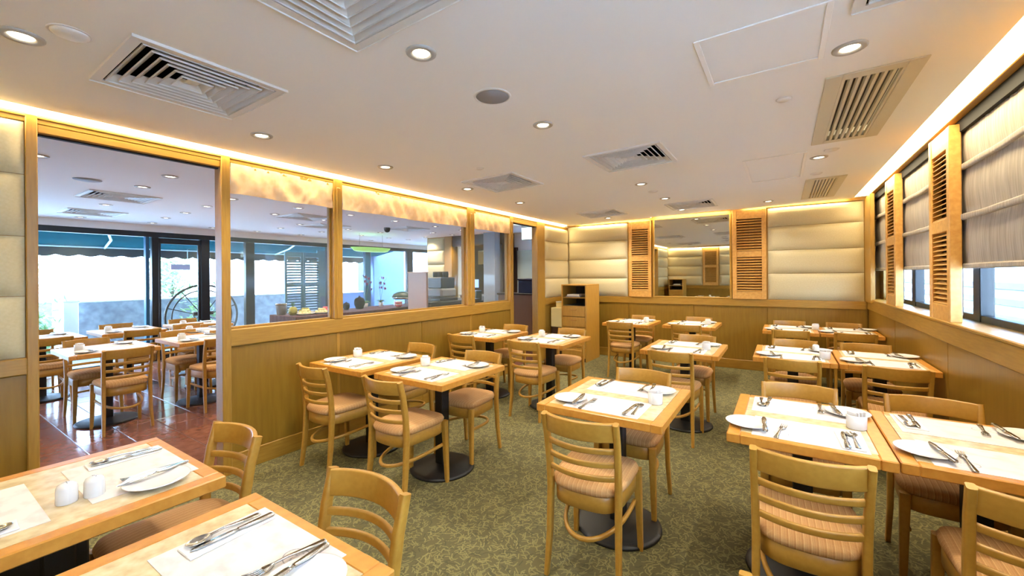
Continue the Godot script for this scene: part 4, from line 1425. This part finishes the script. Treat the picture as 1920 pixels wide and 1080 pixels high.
func buffet():
	var b := thing("buffet_table", "long buffet table under a maroon cloth in the adjoining room", "table", Vector3(-6.1, 0, -4.08))
	var st := mb()
	box(st, Vector3(0, 0.865, 0), Vector3(0.72, 0.03, 1.7), 0.005)
	obj("tabletop", st, M.maroon, b)
	# a gathered skirt round the top
	st = mb()
	st.set_smooth_group(7)
	var ring := []
	var hw := 0.36
	var hl := 0.85
	var per := 4 * (hw + hl)
	var n := 240
	for i in n:
		var s := per * i / n
		var p: Vector2
		var nn: Vector2
		if s < 2 * hl:
			p = Vector2(hw, hl - s); nn = Vector2(1, 0)
		elif s < 2 * hl + 2 * hw:
			p = Vector2(hw - (s - 2 * hl), -hl); nn = Vector2(0, -1)
		elif s < 4 * hl + 2 * hw:
			p = Vector2(-hw, -hl + (s - 2 * hl - 2 * hw)); nn = Vector2(-1, 0)
		else:
			p = Vector2(-hw + (s - 4 * hl - 2 * hw), hl); nn = Vector2(0, 1)
		ring.append([p, nn, sin(s * 60.0) * 0.012 + 0.012])
	for i in n:
		var a: Array = ring[i]
		var c: Array = ring[(i + 1) % n]
		var at: Vector2 = a[0] + a[1] * 0.004
		var ct: Vector2 = c[0] + c[1] * 0.004
		var ab: Vector2 = a[0] + a[1] * (0.006 + a[2])
		var cb: Vector2 = c[0] + c[1] * (0.006 + c[2])
		quad(st, Vector3(at.x, 0.875, at.y), Vector3(ct.x, 0.875, ct.y), Vector3(cb.x, 0.02, cb.y), Vector3(ab.x, 0.02, ab.y), Vector3(a[1].x, 0, a[1].y))
	obj("skirt", st, M.maroon, b)
	for e in [[-1, -1], [-1, 1], [1, -1], [1, 1]]:
		zbox("leg", b, M.darkgrey, e[0] * 0.3 - 0.02, e[0] * 0.3 + 0.02, 0.0, 0.85, e[1] * 0.75 - 0.02, e[1] * 0.75 + 0.02, 0.0)
	var y := 0.88
	var t := thing("ice_bucket", "grey metal bucket at the near end of the buffet", "bucket", Vector3(-6.3, y, -3.32))
	st = mb()
	lathe(st, [Vector2(0.0, 0.0), Vector2(0.06, 0.0), Vector2(0.075, 0.16), Vector2(0.078, 0.165), Vector2(0.072, 0.165), Vector2(0.058, 0.01), Vector2(0.0, 0.01)], 24)
	obj("pail", st, M.grey, t)
	st = mb()
	lathe(st, [Vector2(0.078, 0.15), Vector2(0.082, 0.155), Vector2(0.08, 0.168)], 24)
	obj("rim", st, M.steel, t)
	t = thing("fruit_display", "pineapple standing next to the grey bucket on the buffet", "fruit", Vector3(-6.05, y, -3.36))
	st = mb()
	lathe(st, [Vector2(0.0, 0.0), Vector2(0.045, 0.01), Vector2(0.062, 0.05), Vector2(0.055, 0.1), Vector2(0.03, 0.125), Vector2(0.0, 0.13)], 16)
	obj("fruit_body", st, M.pear, t)
	st = mb()
	for i in 12:
		var a := TAU * i / 12.0
		var r := 0.05 if i % 2 == 0 else 0.025
		sweep(st, [Vector3(0, 0.12, 0), Vector3(cos(a) * r * 0.6, 0.17, sin(a) * r * 0.6), Vector3(cos(a) * r, 0.2, sin(a) * r)], rect_section(0.016, 0.003), Vector3(cos(a), 0.3, sin(a)), [1.0, 0.8, 0.1], false)
	obj("crown", st, M.leaf, t)
	# platters with food
	var foods := [[-6.0, -3.52, M.cream, "cream rolls"], [-6.28, -3.68, M.pear, "green pears"], [-6.0, -3.78, M.cream, "pale buns"], [-6.25, -4.02, M.pink, "pink cold cuts"]]
	for f in foods:
		var pl := thing("food_platter", "oval white platter of %s on the buffet" % f[3], "platter", Vector3(f[0], y, f[1]), 0.0, "platters on the buffet")
		st = mb()
		lathe(st, [Vector2(0.0, 0.0), Vector2(0.09, 0.0), Vector2(0.13, 0.02), Vector2(0.125, 0.022), Vector2(0.085, 0.008), Vector2(0.0, 0.008)], 28)
		obj("dish", st, M.china, pl)
		for i in 9:
			var a := i * 2.4
			var r := 0.028 * sqrt(float(i))
			st = mb()
			lathe(st, [Vector2(0.0, -0.022), Vector2(0.02, -0.015), Vector2(0.028, 0.0), Vector2(0.02, 0.016), Vector2(0.0, 0.022)], 10)
			obj("morsel", st, f[2], pl, Vector3(cos(a) * r, 0.03 + (0.03 if i < 3 else 0.0), sin(a) * r))
	for f in [[-6.2, -4.36, 0.055, "smaller"], [-6.2, -4.62, 0.09, "larger"]]:
		t = thing("soup_tureen", "%s round black soup pot on the buffet" % f[3], "pot", Vector3(f[0], y, f[1]), 0.0, "black pots on the buffet")
		var r: float = f[2]
		st = mb()
		lathe(st, [Vector2(0.0, 0.0), Vector2(r * 0.6, 0.0), Vector2(r, r * 0.9), Vector2(r * 0.98, r * 1.6)], 24)
		obj("pot_body", st, M.dark, t)
		st = mb()
		lathe(st, [Vector2(r, r * 1.6), Vector2(r * 0.8, r * 2.0), Vector2(r * 0.3, r * 2.25), Vector2(r * 0.14, r * 2.3), Vector2(r * 0.18, r * 2.5), Vector2(0.0, r * 2.55)], 24)
		obj("pot_lid", st, M.dark, t)
	for f in [[-6.35, -4.86, "left"], [-6.3, -5.16, "right"]]:
		orchid("purple orchid in a white pot, %s one of the pair behind the buffet pots" % f[2], Vector3(f[0], y, f[1]), int(absf(f[1]) * 10))
	# second buffet section behind
	b = thing("buffet_table", "second maroon clothed buffet table, beside the wooden screen", "table", Vector3(-6.2, 0, -5.47))
	st = mb()
	box(st, Vector3(0, 0.44, 0), Vector3(0.72, 0.85, 1.05), 0.01)
	obj("cloth", st, M.maroon, b)
	st = mb()
	box(st, Vector3(0, 0.872, 0), Vector3(0.74, 0.014, 1.07), 0.004)
	obj("tabletop", st, M.maroon, b)
	t = thing("chafing_dish", "dark green domed serving dish beside the wooden screen", "dish", Vector3(-6.2, y, -5.6))
	st = mb()
	lathe(st, [Vector2(0.0, 0.27), Vector2(0.08, 0.262), Vector2(0.17, 0.22), Vector2(0.2, 0.17), Vector2(0.2, 0.16)], 28)
	obj("dome_lid", st, M.green, t)
	st = mb()
	lathe(st, [Vector2(0.0, 0.12), Vector2(0.16, 0.12), Vector2(0.21, 0.15), Vector2(0.2, 0.16)], 28)
	for i in 3:
		var a := TAU * i / 3.0
		sweep(st, [Vector3(cos(a) * 0.14, 0.125, sin(a) * 0.14), Vector3(cos(a) * 0.16, 0.0, sin(a) * 0.16)], circle_section(0.008, 6), Vector3.RIGHT)
	obj("stand", st, M.steel, t)
	for f in [[-5.95, -5.28, "in front of the green dome"], [-5.93, -5.58, "nearest the wooden screen"]]:
		t = thing("stacked_bowls", "stack of pink bowls on the buffet, " + f[2], "bowls", Vector3(f[0], y, f[1]), 0.0, "pink bowls on the buffet")
		for i in 4:
			st = mb()
			lathe(st, [Vector2(0.0, 0.0), Vector2(0.035, 0.0), Vector2(0.075, 0.035), Vector2(0.072, 0.037), Vector2(0.033, 0.006), Vector2(0.0, 0.006)], 20)
			obj("bowl", st, M.pink if i % 2 == 0 else M.china, t, Vector3(0, i * 0.022, 0))
	# screen, service counter and machine
	t = thing("wooden_screen", "tall pinkish wooden end panel of the service counter", "screen", Vector3(-5.18, 0, -5.02))
	zbox("board", t, mat(Color(0.62, 0.48, 0.40), 0.45), -0.22, 0.22, 0.0, 1.5, -0.02, 0.02, 0.004)
	zbox("cap", t, M.edge, -0.225, 0.225, 1.5, 1.515, -0.024, 0.024, 0.003)
	t = thing("service_counter", "brown wooden service counter behind the tall end panel", "counter", Vector3(-5.18, 0, -5.75))
	zbox("carcass", t, M.brown, -0.28, 0.24, 0.0, 0.97, -0.68, 0.70, 0.004)
	zbox("worktop", t, M.darkgrey, -0.3, 0.26, 0.97, 1.0, -0.69, 0.70, 0.005)
	t = thing("coffee_machine", "cream and steel coffee machine on the service counter", "coffee machine", Vector3(-5.22, 1.0, -5.62))
	zbox("housing", t, M.grey, -0.2, 0.2, 0.06, 0.22, -0.22, 0.2, 0.03)
	zbox("group_head", t, M.darkgrey, -0.17, 0.17, 0.22, 0.42, -0.2, 0.16, 0.015)
	zbox("drip_tray", t, M.darkgrey, -0.2, 0.22, 0.0, 0.05, -0.22, 0.26, 0.005)
	for i in 3:
		st = mb()
		lathe(st, [Vector2(0.0, 0.0), Vector2(0.05, 0.0), Vector2(0.055, 0.06), Vector2(0.05, 0.1), Vector2(0.0, 0.1)], 14)
		obj("bean_hopper", st, M.darkgrey, t, Vector3(-0.12 + i * 0.12, 0.42, 0.0))
	t = thing("menu_sheet", "pale paper sheet pinned in the service recess", "poster", Vector3(-6.1, 1.72, -8.095))
	zbox("paper", t, M.cream, -0.17, 0.17, 0.0, 0.32, 0.0, 0.004, 0.0)
	zbox("pin", t, M.darkgrey, -0.01, 0.01, 0.3, 0.315, 0.004, 0.01, 0.0)
	t = thing("back_counter", "dark counter inside the service recess under the screens", "counter", Vector3(-5.9, 0, -7.75))
	zbox("carcass", t, M.brown, -0.45, 0.5, 0.0, 0.98, -0.3, 0.25, 0.004)
	zbox("worktop", t, M.grey, -0.47, 0.52, 0.98, 1.0, -0.31, 0.27, 0.004)
	for f in [[-6.1, -7.7, "left", 0.26], [-5.52, -7.55, "right", 0.3]]:
		t = thing("till_screen", "pale blue till screen, %s one in the service recess" % f[2], "screen", Vector3(f[0], 1.0, f[1]), 0.4, "till screens in the service recess")
		var w: float = f[3] / 2
		zbox("bezel", t, M.darkgrey, -w, w, 0.15, 0.37, -0.03, -0.002, 0.006)
		zbox("display", t, M.screen, -w + 0.012, w - 0.012, 0.165, 0.355, -0.002, 0.002, 0.0)
		zbox("foot", t, M.darkgrey, -0.06, 0.06, 0.0, 0.15, -0.05, -0.03, 0.004)
		area_light("till_screen_lamp", Vector3(f[0], 1.26, f[1]) + Basis(Vector3.UP, 0.4) * Vector3(0, 0, 0.02), Vector2(0.2, 0.17), 0.05, Color(0.6, 0.72, 1.0), Vector3(0, 180 + rad_to_deg(0.4), 0))
	t = thing("green_canister", "dark green box beside the grey pillar in the service recess", "box", Vector3(-5.62, 0.9, -7.15))
	zbox("case", t, M.green, -0.1, 0.1, 0.0, 0.22, -0.1, 0.1, 0.01)
	zbox("stand", t, M.darkgrey, -0.12, 0.12, -0.9, 0.0, -0.12, 0.12, 0.004)

func orchid(label: String, at: Vector3, seed_: int):
	var t := thing("orchid", label, "plant", at, 0.0, "orchids on the buffet")
	var r := RandomNumberGenerator.new()
	r.seed = seed_
	var st := mb()
	lathe(st, [Vector2(0.0, 0.0), Vector2(0.035, 0.0), Vector2(0.05, 0.08), Vector2(0.045, 0.08), Vector2(0.0, 0.07)], 18)
	obj("pot", st, M.china, t)
	st = mb()
	for k in 2:
		var s := 1.0 if k == 0 else -1.0
		sweep(st, [Vector3(0, 0.07, 0), Vector3(0.01, 0.25, s * 0.02), Vector3(0.03, 0.45, s * 0.05), Vector3(0.08, 0.56, s * 0.1)], circle_section(0.003, 6), Vector3.RIGHT)
	obj("stem", st, M.leaf, t)
	st = mb()
	for i in 6:
		var a := TAU * i / 6.0
		sweep(st, [Vector3(0, 0.075, 0), Vector3(cos(a) * 0.06, 0.12, sin(a) * 0.06), Vector3(cos(a) * 0.13, 0.09, sin(a) * 0.13)], rect_section(0.035, 0.004), Vector3.UP, [0.5, 1.0, 0.1], false)
	obj("leaf", st, M.leaf, t)
	for i in 9:
		st = mb()
		for q in 5:
			var a := TAU * q / 5.0
			sweep(st, [Vector3.ZERO, Vector3(0.008, cos(a) * 0.016, sin(a) * 0.016), Vector3(0.004, cos(a) * 0.03, sin(a) * 0.03)], rect_section(0.022, 0.002), Vector3.RIGHT, [0.4, 1.0, 0.3], false)
		obj("flower", st, M.petal, t, Vector3(0.03 + r.randf() * 0.05, 0.33 + r.randf() * 0.24, (1.0 if i % 2 == 0 else -1.0) * r.randf_range(0.02, 0.1)), Vector3(0, r.randf_range(-0.8, 0.8), r.randf_range(-0.5, 0.5)))

# ------------------------------------------------------------------ outside
func leaf_cloud(centre: Vector3, size: Vector3, n: int, seed_: int, leaf := 0.09) -> SurfaceTool:
	var st := mb()
	var r := RandomNumberGenerator.new()
	r.seed = seed_
	for i in n:
		var p := Vector3(r.randfn(), r.randfn(), r.randfn()) * 0.42 * size + centre
		var b := Basis.from_euler(Vector3(r.randf() * TAU, r.randf() * TAU, r.randf() * TAU))
		var l := leaf * r.randf_range(0.7, 1.3)
		var a := p - b.x * l
		var c := p + b.x * l
		quad(st, a, p + b.y * l * 0.3 + b.z * l * 0.12, c, p - b.y * l * 0.3 + b.z * l * 0.12, b.z)
	return st

func plant(called: String, label: String, at: Vector3, trunk: float, crown: Vector3, n: int, seed_: int, leaf: float):
	var t := thing(called, label, "plant", at)
	var st := mb()
	sweep(st, [Vector3(0, 0, 0), Vector3(0.03, trunk * 0.5, 0.02), Vector3(0.0, trunk, 0)], circle_section(0.03, 8), Vector3.RIGHT, [1.2, 1.0, 0.6])
	for k in 3:
		var a := k * 2.1
		sweep(st, [Vector3(0.0, trunk * 0.7, 0), Vector3(cos(a) * crown.x * 0.4, trunk + 0.1, sin(a) * crown.z * 0.4)], circle_section(0.014, 6), Vector3.RIGHT, [1.0, 0.4])
	obj("trunk", st, M.bark, t)
	var f := obj("foliage", leaf_cloud(Vector3(0, trunk, 0), crown, n, seed_, leaf), M.leaf, t)
	f.set_meta("kind", "stuff")

func street():
	var st := mb()
	slab(st, Vector3(-40, -0.3, -40), Vector3(ADJ_X - 0.1, -0.02, 30))
	top_mesh("ground", st, M.paving, "pale paved terrace and street outside the glazed front", "ground", Vector3.ZERO, "", "structure")
	# awning over the terrace
	var a := thing("awning", "dark teal canvas awning with scalloped edge outside the glazed front", "awning", Vector3(ADJ_X - 0.15, 0, -3.6))
	st = mb()
	var x1 := -1.75
	for s in [[0.0, -1.0], [0.008, 1.0]]:
		var o := Vector3(0, s[0], 0)
		quad(st, Vector3(0, 2.34, -5.2) + o, Vector3(0, 2.34, 4.6) + o, Vector3(x1, 2.06, 4.6) + o, Vector3(x1, 2.06, -5.2) + o, Vector3(0, s[1], 0))
	obj("canopy", st, M.awning, a)
	st = mb()
	var n := 200
	for i in n:
		var z0 := -5.2 + 9.8 * i / n
		var z1 := -5.2 + 9.8 * (i + 1) / n
		var d0 := 0.14 + 0.04 * absf(sin(z0 * PI / 0.30))
		var d1 := 0.14 + 0.04 * absf(sin(z1 * PI / 0.30))
		for s in [[0.0, -1.0], [0.006, 1.0]]:
			var o := Vector3(s[0], 0, 0)
			quad(st, Vector3(x1, 2.04, z0) + o, Vector3(x1, 2.04, z1) + o, Vector3(x1, 2.04 - d1, z1) + o, Vector3(x1, 2.04 - d0, z0) + o, Vector3(s[1], 0, 0))
	obj("scalloped_valance", st, mat(Color(0.0, 0.11, 0.16), 0.9), a)
	st = mb()
	sweep(st, [Vector3(x1, 2.05, -5.2), Vector3(x1, 2.05, 4.6)], circle_section(0.018, 10), Vector3.UP)
	obj("front_tube", st, M.tube, a)
	for z in [1.15, -2.1, 3.6]:
		st = mb()
		sweep(st, [Vector3(-0.02, 2.25, z + 0.35), Vector3(-0.9, 2.14, z + 0.1), Vector3(x1 + 0.02, 2.04, z)], circle_section(0.02, 8), Vector3.UP)
		obj("folding_arm", st, M.tube, a)
	# planters along the terrace edge
	st = mb()
	var pw := thing("planter_wall", "grey concrete planter wall along the terrace edge", "wall", Vector3(-11.15, 0, -4.2), 0.0, "", "structure")
	zbox("wall_face", pw, M.concrete, -0.15, 0.15, -0.02, 0.99, -2.6, 2.17, 0.01)
	zbox("coping", pw, M.facade, -0.17, 0.17, 0.99, 1.02, -2.6, 2.2, 0.006)
	pw = thing("gate_post", "white rendered post at the end of the planter wall", "post", Vector3(-10.85, 0, -1.92))
	zbox("shaft", pw, M.facade, -0.12, 0.12, -0.02, 1.02, -0.1, 0.1, 0.01)
	zbox("cap", pw, M.facade, -0.14, 0.14, 1.02, 1.06, -0.12, 0.12, 0.01)
	pw = thing("planter_wall", "lower bluish planter wall behind the left terrace shrub", "wall", Vector3(-11.5, 0, -0.6), 0.0, "", "structure")
	zbox("wall_face", pw, M.concrete, -0.12, 0.12, -0.02, 1.0, -1.2, 1.6, 0.01)
	zbox("coping", pw, M.facade, -0.14, 0.14, 1.0, 1.03, -1.2, 1.6, 0.006)
	plant("shrub", "leafy green shrub at the left edge of the doorway view", Vector3(-10.6, -0.02, -1.5), 0.45, Vector3(0.25, 0.75, 0.25), 420, 3, 0.07)
	plant("small_tree", "small tree with sparse leaves at the left of the terrace", Vector3(-11.8, -0.02, -1.55), 1.7, Vector3(0.5, 0.7, 0.35), 170, 4, 0.07)
	plant("small_tree", "leafy tree behind the iron wheel outside the terrace door", Vector3(-12.6, -0.02, -4.0), 1.45, Vector3(0.6, 1.2, 0.6), 700, 5, 0.1)
	plant("shrub", "green shrub in front of the planter wall behind the wheel", Vector3(-10.3, -0.02, -3.75), 0.6, Vector3(0.25, 0.7, 0.35), 300, 6, 0.07)
	# the iron wheel
	var wh := thing("iron_wheel", "large spoked iron wheel standing outside the terrace door", "wheel", Vector3(ADJ_X - 0.3, 0.0, -3.5))
	for r in [[0.6, 0.02], [0.5, 0.012]]:
		st = mb()
		var pts := []
		for i in 48:
			pts.append(Vector3(0, 0.7 + r[0] * cos(TAU * i / 48), r[0] * sin(TAU * i / 48)))
		sweep(st, pts, circle_section(r[1], 8), Vector3.RIGHT, [], true, true)
		obj("rim", st, M.iron, wh)
	for i in 10:
		st = mb()
		var t := TAU * i / 10
		sweep(st, [Vector3(0, 0.7, 0), Vector3(0, 0.7 + 0.59 * cos(t), 0.59 * sin(t))], circle_section(0.009, 6), Vector3.RIGHT)
		obj("spoke", st, M.iron, wh)
	st = mb()
	box(st, Vector3(0, 0.75, 0), Vector3(0.05, 0.07, 0.34), 0.006)
	obj("hub_plaque", st, M.brown, wh)
	zbox("foot", wh, M.iron, -0.2, 0.2, -0.02, 0.1, -0.25, 0.25, 0.01)
	# hanging sign
	var hs := thing("hanging_sign", "small mauve sign board hanging before the tree outside", "sign", Vector3(-11.0, 1.62, -3.62))
	zbox("board", hs, mat(Color(0.62, 0.56, 0.66), 0.6), -0.015, 0.015, 0.0, 0.12, -0.19, 0.16, 0.004)
	zbox("hanger", hs, M.tube, -0.006, 0.006, 0.13, 0.45, -0.15, -0.14, 0.0)
	# teal louvred shutters outside the far panes
	var k := 0
	for z in [-5.36, -5.8]:
		var s := thing("teal_shutter", ["left", "right"][k] + " teal louvred shutter outside the glazed front", "shutter", Vector3(ADJ_X - 0.4, 0.0, z), 0.0, "teal shutters outside")
		for e in [-1.0, 1.0]:
			zbox("stile", s, M.teal, -0.02, 0.02, -0.02, 2.03, e * 0.19 - 0.025, e * 0.19 + 0.025, 0.003)
		for y in [[-0.02, 0.5], [1.22, 1.3], [1.92, 2.03]]:
			zbox("rail", s, M.teal, -0.02, 0.02, y[0], y[1], -0.165, 0.165, 0.003)
		st = mb()
		box(st, Vector3.ZERO, Vector3(0.078, 0.008, 0.33), 0.002)
		var slat := done(st)
		for i in 22:
			var yy := 0.54 + i * 0.063
			inst("slat", slat, M.teal, s, Vector3(0, yy, 0), Vector3(0, 0, 0.6))
		k += 1
	var gp := thing("side_screen", "dark green screen panel beyond the teal shutters", "screen", Vector3(ADJ_X - 0.5, 0, -6.2))
	zbox("panel", gp, M.teal, -0.02, 0.02, 0.95, 2.1, -0.18, 0.2, 0.004)
	zbox("lower_panel", gp, M.sky_blue, -0.02, 0.02, -0.02, 0.95, -0.18, 0.2, 0.004)
	var lp := thing("low_wall", "pale blue low wall outside behind the buffet", "wall", Vector3(-11.2, 0, -7.2), 0.0, "", "structure")
	zbox("wall_face", lp, M.sky_blue, -0.1, 0.1, -0.02, 0.95, -3.0, 0.38, 0.01)
	zbox("coping", lp, M.facade, -0.12, 0.12, 0.95, 0.98, -3.0, 0.38, 0.004)
	var cl := thing("column", "broad pale blue column outside the far terrace window", "column", Vector3(-11.3, 0, -9.2))
	zbox("shaft", cl, M.sky_blue, -0.4, 0.4, -0.02, 2.6, -0.75, 0.55, 0.02)
	zbox("plinth", cl, M.concrete, -0.45, 0.45, -0.02, 0.3, -0.8, 0.6, 0.02)
	var f := thing("street_building", "white sunlit building across the street", "building", Vector3(-24, 0, -6))
	zbox("facade", f, M.facade, -2, 2, -0.02, 9.0, -22, 22, 0.05)
	for i in 9:
		zbox("window_recess", f, M.grey, 1.95, 2.02, 2.6, 4.2, -16 + i * 4.0, -14.4 + i * 4.0, 0.02)
	zbox("plinth", f, M.concrete, 1.9, 2.1, -0.02, 0.6, -22, 22, 0.02)
	# beyond the right-hand windows
	var ev := thing("sky_shield", "concrete eave added over the right-hand windows to block high sky", "sky_shield", Vector3(RW + 0.27, 2.5, (BW + FW) / 2), 0.0, "", "structure")
	zbox("slab", ev, M.concrete, 0.0, 1.3, 0.0, 0.15, (BW - FW) / 2, 4.5, 0.01)  # overhang added to keep high sky light off the window sill
	zbox("drip_edge", ev, M.facade, 1.3, 1.34, -0.05, 0.16, (BW - FW) / 2, 4.5, 0.005)
	st = mb()
	slab(st, Vector3(1.25, -8.2, -40), Vector3(40, -8.0, 20))  # pale ground added to bounce daylight up through the windows
	top_mesh("ground", st, M.facade, "pale street level added below the right-hand windows to bounce daylight up", "ground", Vector3.ZERO, "", "structure")
	var ob := thing("office_building", "white building with grey horizontal bands beyond the right windows", "building", Vector3(6.2, -8.0, -16))
	zbox("tower", ob, M.alley, -2, 2, 0.0, 17.0, -12, 11, 0.05)
	for i in 5:
		zbox("window_band", ob, mat(Color(0.16, 0.19, 0.26), 0.95), -2.06, -1.9, 7.6 + i * 0.36, 7.76 + i * 0.36, -12, 11, 0.01)
	var pb := thing("added_bounce_building", "pale building added opposite the camera end windows to bounce daylight, out of view", "building", Vector3(6.2, -8.0, 10))
	zbox("block", pb, M.facade, -2, 2, 0.0, 17.0, -14, 20, 0.05)  # unseen block added to hide the sky and reflect soft daylight indoors
	for i in 6:
		zbox("window_recess", pb, M.grey, -2.03, -1.9, 13.0, 14.4, -10.0 + i * 4.0, -8.6 + i * 4.0, 0.02)
